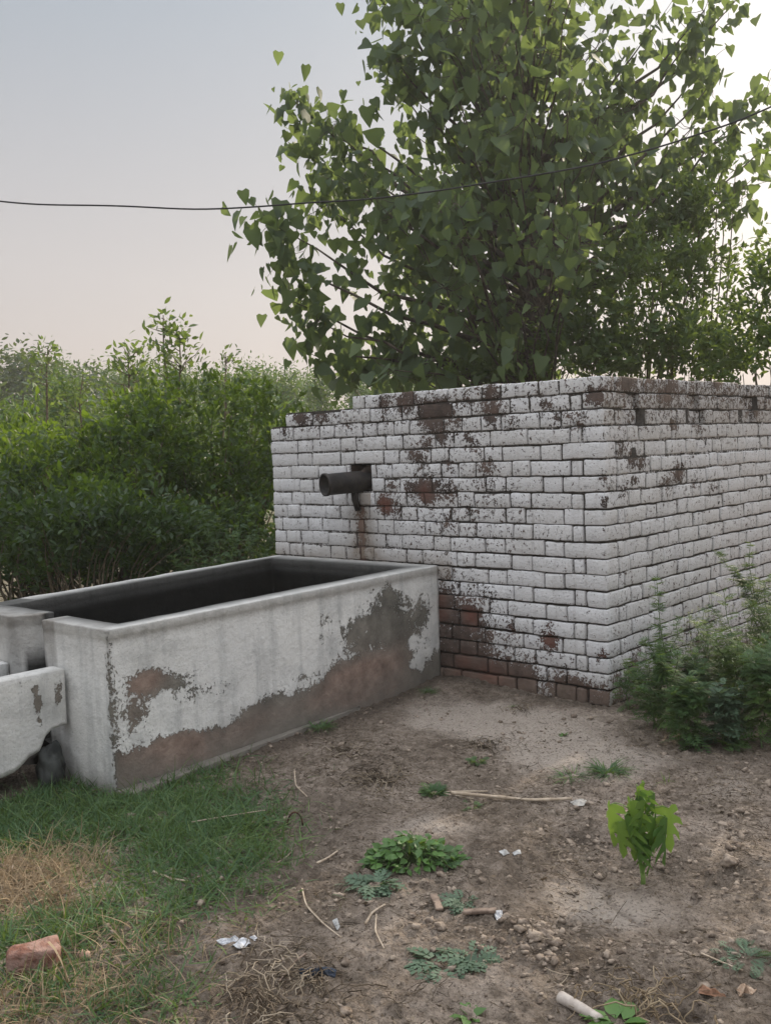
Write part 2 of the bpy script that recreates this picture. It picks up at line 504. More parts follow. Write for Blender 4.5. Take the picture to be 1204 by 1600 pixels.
idx = np.arange(nx_ * ny_).reshape(ny_, nx_)
Fq = np.stack([idx[:-1, :-1].ravel(), idx[:-1, 1:].ravel(), idx[1:, 1:].ravel(), idx[1:, :-1].ravel()], 1)
x, y = V[:, 0], V[:, 1]
P_, Q_ = project(V); infr = ((V - CAM) @ CF > .2)
def pxg(cx, cy, rx, ry):
    return np.where(infr, np.exp(-(((P_ - cx) / rx) ** 2 + ((Q_ - cy) / ry) ** 2)), 0)
pale = np.clip(1.0 * gauss(x, y, -.35, -.5, .6, .4) + .8 * gauss(x, y, .35, -.75, .35, .3) + .7 * gauss(x, y, SAP[0] - .05, SAP[1] - .15, .28, .22)
               + .55 * pxg(690, 1290, 110, 35) + .5 * pxg(1150, 1230, 60, 40) + .5 * pxg(1190, 1350, 40, 30) + .3 * pxg(620, 1560, 120, 40), 0, 1)
wet = np.clip(.7 * pxg(470, 1290, 130, 60) + .9 * ridge_line(x, y, [(-.86, -2.3), (-.93, -1.0), (-1.0, -.05)], .09)  # wet soil, plus darker colour in holes, cracks and along wall feet
              + .7 * ridge_line(x, y, [(-1.0, -.03), (-.5, -.05), (0, -.03)], .04)
              + .9 * gauss(x, y, HOLE[0], HOLE[1], .07) + gauss(x, y, HOLE2[0], HOLE2[1], .05)
              + .8 * ridge_line(x, y, CR1, .008) + .7 * ridge_line(x, y, CR2, .007) + .45 * pxg(300, 1500, 160, 60)
              + .45 * pxg(400, 1400, 120, 40) + .5 * pxg(1130, 1190, 120, 18) + .35 * pxg(880, 1480, 90, 30) + .3 * pxg(800, 1380, 60, 40), 0, 1)
grn = .5 * np.clip((np.hypot(x - .3, y + 1.5) - 9) / 8, 0, 1)
grn = np.maximum(grn, np.clip((-x - 2.6) * 2, 0, 1) * .25)
mb = MB(); mb.add(V, Fq, 0, pale=pale, wet=wet, green=grn)
ground = mb.build('ground', m_soil); tag(ground, kind='structure')

# ------------------------------------------------------------------ brick building
CH = .08
def lattice_box(nx, ny, nz):
    """surface lattice of a box; returns index coords (i,j,k) and quad faces"""
    ids = {}; pts = []; F = []
    def vid(i, j, k):
        t = (i, j, k)
        if t not in ids: ids[t] = len(pts); pts.append(t)
        return ids[t]
    for i in range(nx - 1):
        for j in range(ny - 1):
            F.append((vid(i, j, 0), vid(i, j + 1, 0), vid(i + 1, j + 1, 0), vid(i + 1, j, 0)))
            F.append((vid(i, j, nz - 1), vid(i + 1, j, nz - 1), vid(i + 1, j + 1, nz - 1), vid(i, j + 1, nz - 1)))
    for i in range(nx - 1):
        for k in range(nz - 1):
            F.append((vid(i, 0, k), vid(i + 1, 0, k), vid(i + 1, 0, k + 1), vid(i, 0, k + 1)))
            F.append((vid(i, ny - 1, k), vid(i, ny - 1, k + 1), vid(i + 1, ny - 1, k + 1), vid(i + 1, ny - 1, k)))
    for j in range(ny - 1):
        for k in range(nz - 1):
            F.append((vid(0, j, k), vid(0, j, k + 1), vid(0, j + 1, k + 1), vid(0, j + 1, k)))
            F.append((vid(nx - 1, j, k), vid(nx - 1, j + 1, k), vid(nx - 1, j + 1, k + 1), vid(nx - 1, j, k + 1)))
    return np.array(pts), np.array(F)
LBP, LBF = lattice_box(8, 5, 5)
def knots(Lg, r, n):
    return np.concatenate([[0, r], np.linspace(r, Lg - r, n - 2)[1:-1], [Lg - r, Lg]])
def rbox(mb, org, ax, ay, L3, r=.006, nz=.0025, fields=None, mat=0, seed=0, rnd=None):
    """rounded box: org + s*ax + d*ay + z"""
    kx = knots(L3[0], r, 8); ky = knots(L3[1], r, 5); kz = knots(L3[2], r, 5)
    p = np.stack([kx[LBP[:, 0]], ky[LBP[:, 1]], kz[LBP[:, 2]]], 1)
    q = np.clip(p, r, np.array(L3) - r); d = p - q; dl = np.linalg.norm(d, axis=1, keepdims=True)
    p = np.where(dl > 1e-9, q + d / np.maximum(dl, 1e-9) * r, p)
    W = org + p[:, 0:1] * ax + p[:, 1:2] * ay + p[:, 2:3] * np.array([0, 0, 1.0])
    if nz:
        o = np.array([mn.noise_vector(Vector(w_) * 22.0) for w_ in W]) * nz
        o += np.array([mn.noise_vector(Vector(w_) * 7.0) for w_ in W]) * nz * .7
        W = W + o
    at = fields(W) if fields else {}
    at['rnd'] = rng.random() if rnd is None else rnd
    mb.add(W, LBF, mat, **at)

def blobs_front(X, Z):
    wear = np.zeros_like(X); tone = np.zeros_like(X); dirt = np.zeros_like(X)
    for px, py, r, a in BL_F:
        p = onplane(px, py, 1, 0.0)
        wear += a * np.exp(-(((X - p[0]) ** 2 + (Z - p[2]) ** 2) / (r * .8) ** 2))
    wear = .50 * np.minimum(wear, 1.0)
    for px, py, r, a in BL_R:
        p = onplane(px, py, 1, 0.0); g = a * np.exp(-(((X - p[0]) ** 2 + (Z - p[2]) ** 2) / r ** 2))
        tone += g; wear += .8 * g
    # foot of the wall next to the tank: bare, reddish
    foot = np.exp(-np.maximum(0, Z - .06 - .07 * np.clip(-X, 0, 1)) / .05) * (X < 0)
    wear += (.25 + .6 * np.sin(X * 11 + 1) ** 2) * foot; tone += .12 * foot; dirt += .7 * np.clip((.10 - Z) / .1, 0, 1)
    wear += .42 * np.exp(-(((X + .98) / .35) ** 2 + ((Z - .30) / .24) ** 2))
    # upper courses are more flaked than the middle
    wear += .10 * np.clip((Z - 1.25) / .2, 0, 1)
    wear += .14 * np.exp(-(((X + .9) / .5) ** 2 + ((Z - 1.0) / .3) ** 2))
    # rust run under the pipe
    c = onplane(562, 830, 1, 0.0)
    run = np.exp(-((X - c[0] - .01) / .035) ** 2) * np.clip((1.0 - Z) / .05, 0, 1)
    tone += .75 * run; dirt += 1.0 * np.exp(-((X - c[0] - .03) / .10) ** 2) * np.clip((1.0 - Z) / .1, 0, 1); wear += .5 * run
    dirt += .75 * np.exp(-((Z - .62) / .10) ** 2) * (X < -.95) + .2 * np.exp(-((Z - .1) / .12) ** 2)
    return wear, tone, dirt
BL_F = [(467, 652, .05, 1.0), (478, 656, .07, .5), (500, 650, .06, .9), (600, 628, .06, .9), (638, 624, .07, 1.1), (628, 630, .05, .8),
        (668, 644, .08, 1.1), (690, 640, .07, 1.0), (672, 652, .08, .9), (765, 612, .06, .9), (768, 640, .07, .8), (730, 625, .05, .5),
        (925, 618, .05, .9), (948, 620, .06, 1.2), (690, 680, .06, 1.0), (733, 688, .04, 1.0), (665, 690, .05, .7), (600, 655, .04, .5),
        (700, 640, .07, .5), (870, 650, .05, .5), (905, 655, .06, .6), (655, 715, .06, .9), (640, 708, .04, .7), (668, 765, .09, .9),
        (640, 762, .06, .8), (762, 728, .05, .9), (765, 655, .04, .6), (945, 750, .035, 1.1), (949, 788, .035, 1.1), (850, 632, .04, .7),
        (620, 800, .05, .6), (700, 770, .06, .6), (540, 665, .05, .4), (700, 815, .06, .5), (612, 760, .05, .7), (735, 800, .04, .4), (760, 755, .07, .3),
        (800, 660, .06, .4), (715, 662, .05, .5), (445, 672, .04, .7), (520, 640, .06, .3), (888, 775, .06, .2),
        (700, 935, .07, .5), (700, 900, .05, .3), (760, 930, .06, .3), (830, 1040, .06, .3), (760, 1000, .08, .3), (735, 1040, .12, .5), (690, 1040, .1, .6), (800, 1060, .12, .4), (915, 1085, .09, .7), (720, 995, .1, .35)]
BL_R = [(602, 788, .05, 1.0), (664, 770, .045, .7), (735, 962, .05, .95), (690, 960, .04, .7), (858, 1003, .05, .8), (800, 985, .03, .4),
        (690, 935, .03, .6), (765, 1070, .10, .9), (725, 1035, .05, .6), (715, 1060, .05, .5), (860, 975, .03, .3), (942, 1025, .03, .6), (700, 725, .03, .3), (745, 705, .03, .3)]
BL_S = [(1040, 618, .05, .8), (1018, 590, .04, .8), (975, 600, .04, 1.2), (985, 590, .05, .8), (1120, 595, .035, 1.1), (1048, 600, .05, .6), (990, 718, .05, 1.2), (1005, 722, .04, .9), (1060, 740, .07, .9),
        (1040, 755, .06, .6), (992, 750, .03, 1.0), (975, 765, .05, .6), (1085, 752, .05, .5), (1118, 760, .03, .6), (1052, 665, .04, .9), (970, 700, .06, .6),
        (1090, 668, .06, .5), (1000, 655, .05, .6), (1180, 640, .06, .5), (1170, 800, .04, .4), (950, 760, .03, .9), (1110, 765, .03, .4),
        (985, 1045, .05, .8), (995, 1020, .04, .6), (1075, 985, .05, .5), (1090, 1000, .06, .5), (1110, 975, .05, .4), (960, 1060, .06, .4)]
def blobs_side(Yv, Z):
    wear = np.zeros_like(Yv); tone = np.zeros_like(Yv)
    for px, py, r, a in BL_S:
        p = onplane(px, py, 0, 0.0)
        wear += a * np.exp(-(((Yv - p[1]) ** 2) / (r * 1.1) ** 2 + (Z - p[2]) ** 2 / (r * .75) ** 2))
    wear = .55 * np.minimum(wear, 1.0) + .05
    wear += .3 * np.exp(-np.maximum(0, Z - .05) / .07) + .22 * np.clip((Z - 1.3) / .2, 0, 1)
    dirt = .55 * np.exp(-np.maximum(0, Z - .05) / .1) + .16
    dirt += .35 * np.exp(-((Z - 1.45) / .12) ** 2)
    return wear, tone, dirt
def f_all(W):
    X, Yv, Z = W[:, 0], W[:, 1], W[:, 2]
    a = blobs_front(X, Z); b = blobs_side(Yv, Z)
    s = np.clip((X + .012) / .008, 0, 1) * (Yv > .008)   # 1 on the side face
    isf = np.where(Yv < .03, 1 - s * .999, 0); iss = np.where(X > -.03, 1, 0) * (1 - isf)
    oth = 1 - np.clip(isf + iss, 0, 1)
    wear = a[0] * isf + b[0] * iss + oth * .2
    tone = a[1] * isf + b[1] * iss
    dirt = a[2] * isf + b[2] * iss + oth * .2
    # bricks lose their paint inside the pipe hole
    hole = (X > HX0 - .01) & (X < HX1 + .01) & (Z > .95) & (Z < HZ1 + .01) & (Yv > .012) & (Yv < .2)
    wear = np.where(hole, 1.5, wear)
    return dict(wear=np.clip(wear, 0, 2), tone=np.clip(tone, 0, 1), dirt=np.clip(dirt, 0, 1))
HX0, HX1, HZ0, HZ1 = -1.69, -1.505, 1.04, 1.20
WL = 2.36   # front wall length
WD = 3.2    # side wall length
LEAF = .112
building = thing('brick_enclosure', (-1.2, 1.6, 0), 'whitewashed brick pump enclosure with flaking paint and a pipe hole above the tank', 'building')
def row_bricks(j, length, start_stretcher, jit=.009):
    """Flemish bond: list of (s0,s1)"""
    s = 0.0; outl = []; first = True
    if start_stretcher: seq = ['s', 'h']; i = 0
    else:
        s = .12; outl.append((s, s + .065)); s += .065; seq = ['s', 'h']; i = 0
    while s < length - .01:
        l_ = .235 if seq[i % 2] == 's' else .12
        if random.random() < .07: l_ = .12 if l_ > .2 else .235
        e_ = s + l_ + random.uniform(-jit, jit)
        if length - e_ < .06: e_ = length
        outl.append((s, e_)); s = e_; i += 1
    return outl
ex = np.array([1.0, 0, 0]); ey = np.array([0, 1.0, 0])
J = .0046    # half joint
def wall_bricks(mb, origin, along, inward, length, tops, start_parity, fine=True, hole=False, recess=None, far_end=0.0):
    """bricks from the corner at origin; tops(j)->max s for the course"""
    for j in range(-1, 20):
        lim = tops(j)
        if lim <= 0: continue
        st = (j % 2) == start_parity
        for (a, b) in row_bricks(j, lim, st):
            segs = [(a, b)]
            if hole and j in (13, 14):
                segs = []
                h0, h1 = -HX1, -HX0
                if j == 14: h1 -= .02
                if b <= h0 or a >= h1: segs = [(a, b)]
                else:
                    if a < h0 - .03: segs.append((a, h0))
                    if b > h1 + .03: segs.append((h1, b))
            for (a2, b2) in segs:
                z0 = j * CH + J + random.uniform(-.003, .002); dz = CH - 2 * J + random.uniform(-.002, .004)
                dep = random.uniform(-.005, .005)
                if recess and recess(j, a2, b2): dep = .03
                org = origin + along * (a2 + J) + inward * dep
                if a2 == 0: org = origin + inward * 0.0
                if along[0] + along[1] < 0:
                    pass
                rr = random.uniform(.0045, .0085)
                L3 = (b2 - a2 - (J if a2 == 0 else 2 * J), LEAF, dz)
                org = org + np.array([0, 0, z0])
                if fine: rbox(mb, org, along, inward, L3, rr, .0036, f_all)
                else:
                    c = [org + along * u + inward * v + np.array([0, 0, w_]) for w_ in (0, L3[2]) for (u, v) in ((0, 0), (L3[0], 0), (L3[0], L3[1]), (0, L3[1]))]
                    mb.add(c, [(0, 3, 2, 1), (4, 5, 6, 7), (0, 1, 5, 4), (1, 2, 6, 5), (2, 3, 7, 6), (3, 0, 4, 7)], 0, wear=.25, tone=0, dirt=.2, rnd=rng.random())
def flip_fix(o):
    import bmesh
    bm = bmesh.new(); bm.from_mesh(o.data); bmesh.ops.recalc_face_normals(bm, faces=bm.faces); bm.to_mesh(o.data); bm.free()
XS0 = -onplane(550, 640, 1, 0.0)[0]; XS1 = -onplane(446, 655, 1, 0.0)[0]
def tops_front(j): return XS0 if j == 19 else (XS1 if j == 18 else WL)
def rec_side(j, a, b):
    c = (a + b) / 2
    return j in (17, 18) and (abs(c - .27) < .075 or abs(c - 1.03) < .075 or abs(c - 1.76) < .075)
def mortar_face(mb, origin, along, inward, length, tops, depthf, hole=False):
    st = .02; ns = int(length / st); nz = int((20 * CH - .012 + .08) / st)
    S = np.linspace(.012, length - .012, ns + 1); Z = np.linspace(-.08, 20 * CH - .012, nz + 1)
    SS, ZZ = np.meshgrid(S, Z)
    base = origin + SS.ravel()[:, None] * along + ZZ.ravel()[:, None] * np.array([0, 0, 1.0])
    at0 = f_all(base + inward * .0)
    d = depthf(SS.ravel(), ZZ.ravel())
    nn = np.array([mn.noise(Vector(p) * 18.0) + .6 * mn.noise(Vector(p) * 50.0) for p in base]) * .0035
    P = base + (d + nn)[:, None] * inward
    wm = MW(base)
    n1 = ns + 1; F = []
    for a in range(nz):
        zc = (Z[a] + Z[a + 1]) / 2; j = int(math.floor(zc / CH)); lim = tops(min(j, 19))
        for b in range(ns):
            sc = (S[b] + S[b + 1]) / 2
            if sc > lim - .005: continue
            if hole and -HX1 < sc < -HX0 and HZ0 < zc < HZ1: continue
            F.append((a * n1 + b, a * n1 + b + 1, (a + 1) * n1 + b + 1, (a + 1) * n1 + b))
    mb.add(P, F, 1, wear=np.clip(wm + .45 * at0['wear'], 0, 1.2), tone=np.clip(at0['tone'] * .8, 0, 1), dirt=at0['dirt'], rnd=.5)
def MW(P):
    """how bare and dark the joints are: dark and open low and near the corner, limed over high on the left"""
    X, Yv, Z = P[:, 0], P[:, 1], P[:, 2]
    front = np.clip(.08 + .66 * np.clip((.92 - Z) / .25, 0, 1) * np.clip((X + 1.25) / .3, 0, 1) + .3 * np.clip((X + 1.0) / .9, 0, 1) * (Z < 1.28), -.1, .8)
    side = np.clip(.06 + .26 * np.clip((1.1 - Z) / .5, 0, 1) + .18 * np.clip((1 - Yv) / 1, 0, 1) * (Z < 1.0), 0, .6)
    return np.where((X > -.03) & (Yv > .03), side, front)
def dep_front(S, Z):
    P = np.stack([-S, 0 * S, Z], 1); return .0085 + .018 * np.clip(MW(P) - .12, 0, .7)
def dep_side(S, Z):
    P = np.stack([0 * S, S + .04, Z], 1)
    d = .0075 + .014 * np.clip(MW(P) - .10, 0, .7)
    rec = ((np.abs(S - .27) < .1) | (np.abs(S - 1.03) < .1) | (np.abs(S - 1.76) < .1)) & (Z > 17 * CH) & (Z < 19 * CH)
    return d + rec * .032
O0 = np.array([0, 0, 0.0])
wf = MB(); wall_bricks(wf, O0, -ex, ey, WL, tops_front, 1, hole=True)
mortar_face(wf, O0, -ex, ey, WL, tops_front, dep_front, True)
o = wf.build('wall', [m_brick, m_mortar], building); flip_fix(o)
wsd = MB(); wall_bricks(wsd, O0, ey, -ex, WD, lambda j: WD - .0, 0, recess=rec_side)
mortar_face(wsd, O0, ey, -ex, WD, lambda j: WD, dep_side)
o = wsd.build('wall', [m_brick, m_mortar], building); flip_fix(o)
def plain_wall(origin, along, inward, length, par):
    b_ = MB(); wall_bricks(b_, origin, along, inward, length, lambda j: length if j < 17 else .0, par, fine=False)
    q = [origin + along * u + inward * v + np.array([0, 0, z]) for z in (-.1, 17 * CH - .01) for (u, v) in ((.012, .008), (length - .012, .008), (length - .012, .10), (.012, .10))]
    b_.add(q, [(0, 3, 2, 1), (4, 5, 6, 7), (0, 1, 5, 4), (1, 2, 6, 5), (2, 3, 7, 6), (3, 0, 4, 7)], 1, wear=.2, tone=0, dirt=.2, rnd=.5)
    o = b_.build('wall', [m_brick, m_mortar], building, smooth=False); flip_fix(o)
plain_wall(np.array([-WL + .0, .118, 0]), ey, ex, WD - .118, 0)
plain_wall(np.array([-.118, WD, 0]), -ex, -ey, WL - .24, 0)
# inner leaf of the two seen walls (keeps the hole dark and the wall top solid)
inn = MB()
def solid(mb, lo, hi, mat=0, **at):
    lo = np.array(lo, float); hi = np.array(hi, float)
    c = [(x_, y_, z_) for z_ in (lo[2], hi[2]) for (x_, y_) in ((lo[0], lo[1]), (hi[0], lo[1]), (hi[0], hi[1]), (lo[0], hi[1]))]
    mb.add(c, [(0, 3, 2, 1), (4, 5, 6, 7), (0, 1, 5, 4), (1, 2, 6, 5), (2, 3, 7, 6), (3, 0, 4, 7)], mat, **at)
kw = dict(wear=.9, tone=0, dirt=.9, rnd=.4)
solid(inn, (-WL + .014, .122, -.1), (HX0 - .0, .235, 17.8 * CH), 1, **kw)
solid(inn, (HX1 + .0, .122, -.1), (-.13, .235, 17.8 * CH), 1, **kw)
solid(inn, (HX0, .122, -.1), (HX1, .235, HZ0 - .01), 1, **kw)
solid(inn, (HX0, .122, HZ1 + .01), (HX1, .235, 17.8 * CH), 1, **kw)
solid(inn, (-.235, .24, -.1), (-.122, WD - .14, 19.85 * CH), 1, **kw)
solid(inn, (-XS1 + .03, .122, 17.8 * CH), (-.13, .235, 18.85 * CH), 1, **kw)
solid(inn, (-XS0 + .03, .122, 18.85 * CH), (-.24, .2, 19.85 * CH), 1, **kw)
inn.build('inner_wall', [m_brick, m_mortar], building, smooth=False)

# cement lump propping the pipe, in the bottom of the hole
pr = MB()
rbox(pr, np.array([-1.60, -.012, .965]), ex, ey, (.088, .10, .07), .010, .004, lambda W: dict(wear=0, tone=.1, dirt=.85))
o = pr.build('pipe_packing', m_brick, building)

# ------------------------------------------------------------------ delivery pipe
p_in = np.array([-1.548, .16, 1.108])
dirp = norm(np.array([-.30, -.95, -.035]))
mouth = p_in + dirp * .40
pipe = thing('delivery_pipe', mouth, 'short black iron pipe jutting out of the square hole in the brick wall', 'pipe')
pb = MB()
def pipe_mesh(mb, p0, p1, r, th, sides=28, flare=None):
    t = norm(p1 - p0); u = norm(np.cross(t, [0, 0, 1.0])); w_ = np.cross(u, t)
    ang = np.arange(sides) * 2 * math.pi / sides
    c = np.cos(ang)[:, None] * u + np.sin(ang)[:, None] * w_
    rings = [(0, r), (.35, r), (.7, r), (.94, r), (.955, r + .004), (1, r + .004), (1, r - th), (.3, r - th), (.3, 0.0005)]
    V = np.concatenate([p0 + (p1 - p0) * s_ + c * rr for s_, rr in rings])
    V += np.array([mn.noise_vector(Vector(v) * 20) for v in V]) * .0015
    F = [(i * sides + j, i * sides + (j + 1) % sides, (i + 1) * sides + (j + 1) % sides, (i + 1) * sides + j) for i in range(len(rings) - 1) for j in range(sides)]
    mb.add(V, F)
pipe_mesh(pb, p_in, mouth, .062, .006)
o = pb.build('pipe_barrel', m_iron, pipe); flip_fix(o)
eb = MB()
tube(eb, [p_in + np.array([-.035, -.15, .035]), p_in + np.array([-.02, -.10, .058]), p_in + np.array([-.01, -.02, .062]), p_in + np.array([.0, .05, .05])], [.022, .036, .04, .03], 16)
eb.build('elbow', simple('rusty_iron', (.02, .015, .013), (.07, .05, .04), 25, .85, .003), pipe)
sb = MB()
sp = p_in + dirp * .205
tube(sb, [sp + np.array([0, 0, -.05]), sp + np.array([.002, .0, -.10]), sp + np.array([.004, .02, -.165])], [.021, .020, .018], 10)
sb.build('bracket', m_iron, pipe)

# ------------------------------------------------------------------ water tank
def blob_tank(P):
    X, Yv, Z = P[:, 0], P[:, 1], P[:, 2]
    wear = .16 + np.zeros(len(P)); tone = np.zeros(len(P)); dirt = np.zeros(len(P)); dark = np.zeros(len(P))
    side = (X > -1.06) & (Yv > -2.135)
    for px, py, ry, rz, a, tn in TB:
        p = onplane(px, py, 0, -.975)
        g = a * np.exp(-(((Yv - p[1]) / ry) ** 2 + ((Z - p[2]) / rz) ** 2)) * side
        wear += g; tone += tn * g
    # bare band at the foot
    edge = .138 + .045 * np.sin(Yv * 5 + 1) + .03 * np.sin(Yv * 13)
    b_ = np.clip((edge - Z) / .12 + .5, 0, 1) * side
    wear += 1.5 * b_; tone += .9 * b_ * np.clip(np.exp(-((Yv + 1.75) / .35) ** 2) + np.exp(-((Yv + .62) / .3) ** 2), 0, 1)
    dirt += .8 * np.exp(-(np.maximum(0, Z - .02) / .04)) + .35 * np.exp(-((Z - .11) / .06) ** 2) * (Yv > -1.7)
    # darker band below the rim
    dirt += .55 * np.clip((Z - .56) / .05, 0, 1) * side * (Z < .625)
    dirt += .42 * (Z > .628)
    # corner arris
    arr = np.exp(-(((X + .92) / .025) ** 2 + ((Yv + 2.15) / .025) ** 2))
    wear += .42 * arr * np.exp(-((Z - .33) / .2) ** 2) + .42 * arr
    # end wall
    end = (~side) & (Yv < -2.05)
    dirt += end * .30 * np.clip((Z - .45) / .15, 0, 1)
    dirt += end * (X < -1.3) * .45
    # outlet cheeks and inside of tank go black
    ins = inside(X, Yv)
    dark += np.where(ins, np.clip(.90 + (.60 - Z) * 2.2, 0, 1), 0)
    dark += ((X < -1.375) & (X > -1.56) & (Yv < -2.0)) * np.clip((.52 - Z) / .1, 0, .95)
    return dict(wear=np.clip(wear, 0, 1.6), tone=np.clip(tone, 0, 1), dirt=np.clip(dirt, 0, 1), dark=np.clip(dark, 0, 1))
def inside(X, Yv):
    xr = -.975 + (Yv + 2.15) * -.055
    return (X < xr - .012) & (Yv > -2.06) & (Yv < -.12) & (X > -2.26 + (-(Yv)) * .10)
TB = [  # px, py, radius along, radius up, amount, redness
    (620, 930, .16, .07, .9, 0), (600, 975, .26, .09, 1.0, 0), (570, 1000, .15, .10, .7, .15), (600, 1040, .28, .08, 1.0, .7), (560, 1060, .25, .07, 1.0, .9),
    (640, 1000, .15, .12, .8, .1), (672, 960, .10, .12, .55, 0), (520, 1090, .3, .05, .8, .9), (530, 1045, .1, .05, .4, .6),
    (212, 1065, .10, .05, 1.15, .9), (228, 1055, .08, .04, .6, .4), (262, 1065, .09, .035, .8, 0), (300, 1048, .05, .02, .6, 0), (205, 1110, .08, .06, .6, .5), (290, 1080, .14, .05, .42, 0), (345, 1070, .2, .04, .35, 0),
    (240, 1160, .2, .05, .8, .9), (350, 1140, .3, .035, .6, .8), (510, 965, .07, .045, .5, 0), (505, 1000, .09, .05, .35, 0), (480, 1055, .10, .03, .5, 0), (380, 1110, .12, .03, .5, .2), (190, 1130, .05, .1, .4, .5),
    (655, 1005, .035, .035, -1.3, 0), (668, 1040, .03, .06, -1.1, 0), (655, 1040, .04, .03, -1.0, 0), (650, 910, .12, .05, -.5, 0), (578, 985, .02, .02, -1.2, 0), (563, 1000, .03, .02, -.5, 0)]
A_ = np.array([-.915, -2.152]); B_ = np.array([-1.035, -.004]); C_ = np.array([-2.33, -.004]); D_ = np.array([-2.035, -2.17])
ring = [(-1.383, -2.152), tuple(A_), tuple(B_), tuple(C_), tuple(D_), (-1.64, -2.185), (-1.60, -2.185), (-1.53, -2.10), (-1.535, -2.02), (-1.925, -2.035), (-2.235, -.14), (-1.150, -.14), (-1.003, -2.045), (-1.375, -2.045)]
def footprint_walls(mb, poly, z0, z1, attrf, lip=.0025, res=.02, mat=0, nzamp=.004, cap=True):
    poly = [np.array(p, float) for p in poly]; n = len(poly)
    area = sum(poly[i][0] * poly[(i + 1) % n][1] - poly[(i + 1) % n][0] * poly[i][1] for i in range(n))
    if area < 0: poly = poly[::-1]
    P = []; Nn = []
    for i in range(n):
        a, b, pr_ = poly[i], poly[(i + 1) % n], poly[i - 1]
        e1 = norm(a - pr_); e2 = norm(b - a)
        n1 = np.array([e1[1], -e1[0]]); n2 = np.array([e2[1], -e2[0]])
        mt_ = norm(n1 + n2); sc = 1 / max(.4, mt_ @ n1)
        k = max(1, int(np.linalg.norm(b - a) / res))
        P.append(a); Nn.append(mt_ * sc)
        for q in range(1, k): P.append(a + (b - a) * q / k); Nn.append(n2)
    P = np.array(P); Nn = np.array(Nn); m_ = len(P)
    zs = list(np.arange(z0, z1 - .045, res)) + [z1 - .040, z1 - .036, z1 - .006, z1 - .002, z1]
    off = [0.0] * (len(zs) - 4) + [lip, lip, lip - .001, lip - .004]
    V = []
    for z, o_ in zip(zs, off): V.append(np.column_stack([P + Nn * o_, np.full(m_, z)]))
    V = np.concatenate(V)
    nzv = np.array([mn.noise(Vector(v) * 5.0) * 1.0 + mn.noise(Vector(v) * 16.0) * .5 for v in V]) * nzamp
    NN = np.tile(np.column_stack([Nn, np.zeros(m_)]), (len(zs), 1))
    V = V + NN * nzv[:, None]
    V[-m_:, 2] += np.array([mn.noise(Vector((p[0] * 6, p[1] * 6, 0))) for p in P]) * .003
    F = []
    for i in range(len(zs) - 1):
        for j in range(m_):
            k = (j + 1) % m_
            F.append((i * m_ + j, i * m_ + k, (i + 1) * m_ + k, (i + 1) * m_ + j))
    if cap: F.append(tuple((len(zs) - 1) * m_ + j for j in range(m_)))
    mb.add(V, F, mat, **attrf(V))
tank = thing('water_tank', (-1.6, -1.1, 0), 'long open cement water tank with peeling limewash, built against the brick wall', 'water tank')
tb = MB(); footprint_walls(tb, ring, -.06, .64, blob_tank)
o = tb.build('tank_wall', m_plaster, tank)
# triangulate the cap so the concave outline fills properly
import bmesh
def tri_ngons(o):
    bm = bmesh.new(); bm.from_mesh(o.data)
    bmesh.ops.triangulate(bm, faces=[f for f in bm.faces if len(f.verts) > 4]); bm.to_mesh(o.data); bm.free()
tri_ngons(o)
fb = MB()
fp = [(-1.53, -2.10), (-1.38, -2.13), (-1.0, -2.06), (-1.12, -.1), (-2.26, -.1), (-1.95, -2.06)]
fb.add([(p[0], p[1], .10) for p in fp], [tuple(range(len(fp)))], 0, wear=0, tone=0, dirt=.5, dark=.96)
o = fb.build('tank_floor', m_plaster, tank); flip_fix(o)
# cement apron along the foot of the tank
ap = MB()
pts = [(-.905, -2.16), (-.80, -2.14), (-.93, -1.1), (-.99, -.75), (-1.0, -.70), (-.96, -1.1), (-.91, -2.1)]
pts = [(-.91, -2.155), (-.835, -2.12), (-.895, -1.6), (-.955, -1.05), (-.992, -.7), (-.98, -1.05)]
footprint_walls(ap, pts, -.05, .018, lambda V: dict(wear=1.5, tone=.15, dirt=.6, dark=0), lip=0, nzamp=.004)
o = ap.build('foot_ledge', m_plaster, tank); tri_ngons(o)

# ------------------------------------------------------------------ lower channel in front of the tank
def chan_attr(V):
    X, Yv, Z = V[:, 0], V[:, 1], V[:, 2]
    wear = .12 + 0 * X; dark = 0 * X
    for (yy, zz, r, a) in ((-2.30, .40, .018, 1.3), (-2.292, .35, .016, 1.3), (-2.29, .33, .02, 1.0), (-2.29, .27, .02, .9), (-2.20, .38, .03, .7), (-2.21, .34, .02, .7), (-2.36, .43, .012, .9)):
        wear += a * np.exp(-(((Yv - yy) / r) ** 2 + ((Z - zz) / (r * 1.3)) ** 2)) * (X > -1.25)
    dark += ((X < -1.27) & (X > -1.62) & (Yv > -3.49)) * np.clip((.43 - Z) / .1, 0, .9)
    return dict(wear=wear, tone=.2 + 0 * X, dirt=np.clip(.12 + .4 * np.exp(-np.maximum(0, Z) / .05) + .3 * (Z > .452), 0, 1), dark=dark)
chan = thing('channel_trough', (-1.3, -2.6, 0), 'low limewashed outlet trough with a broken bottom corner beside the tank end', 'water trough')
cb = MB()
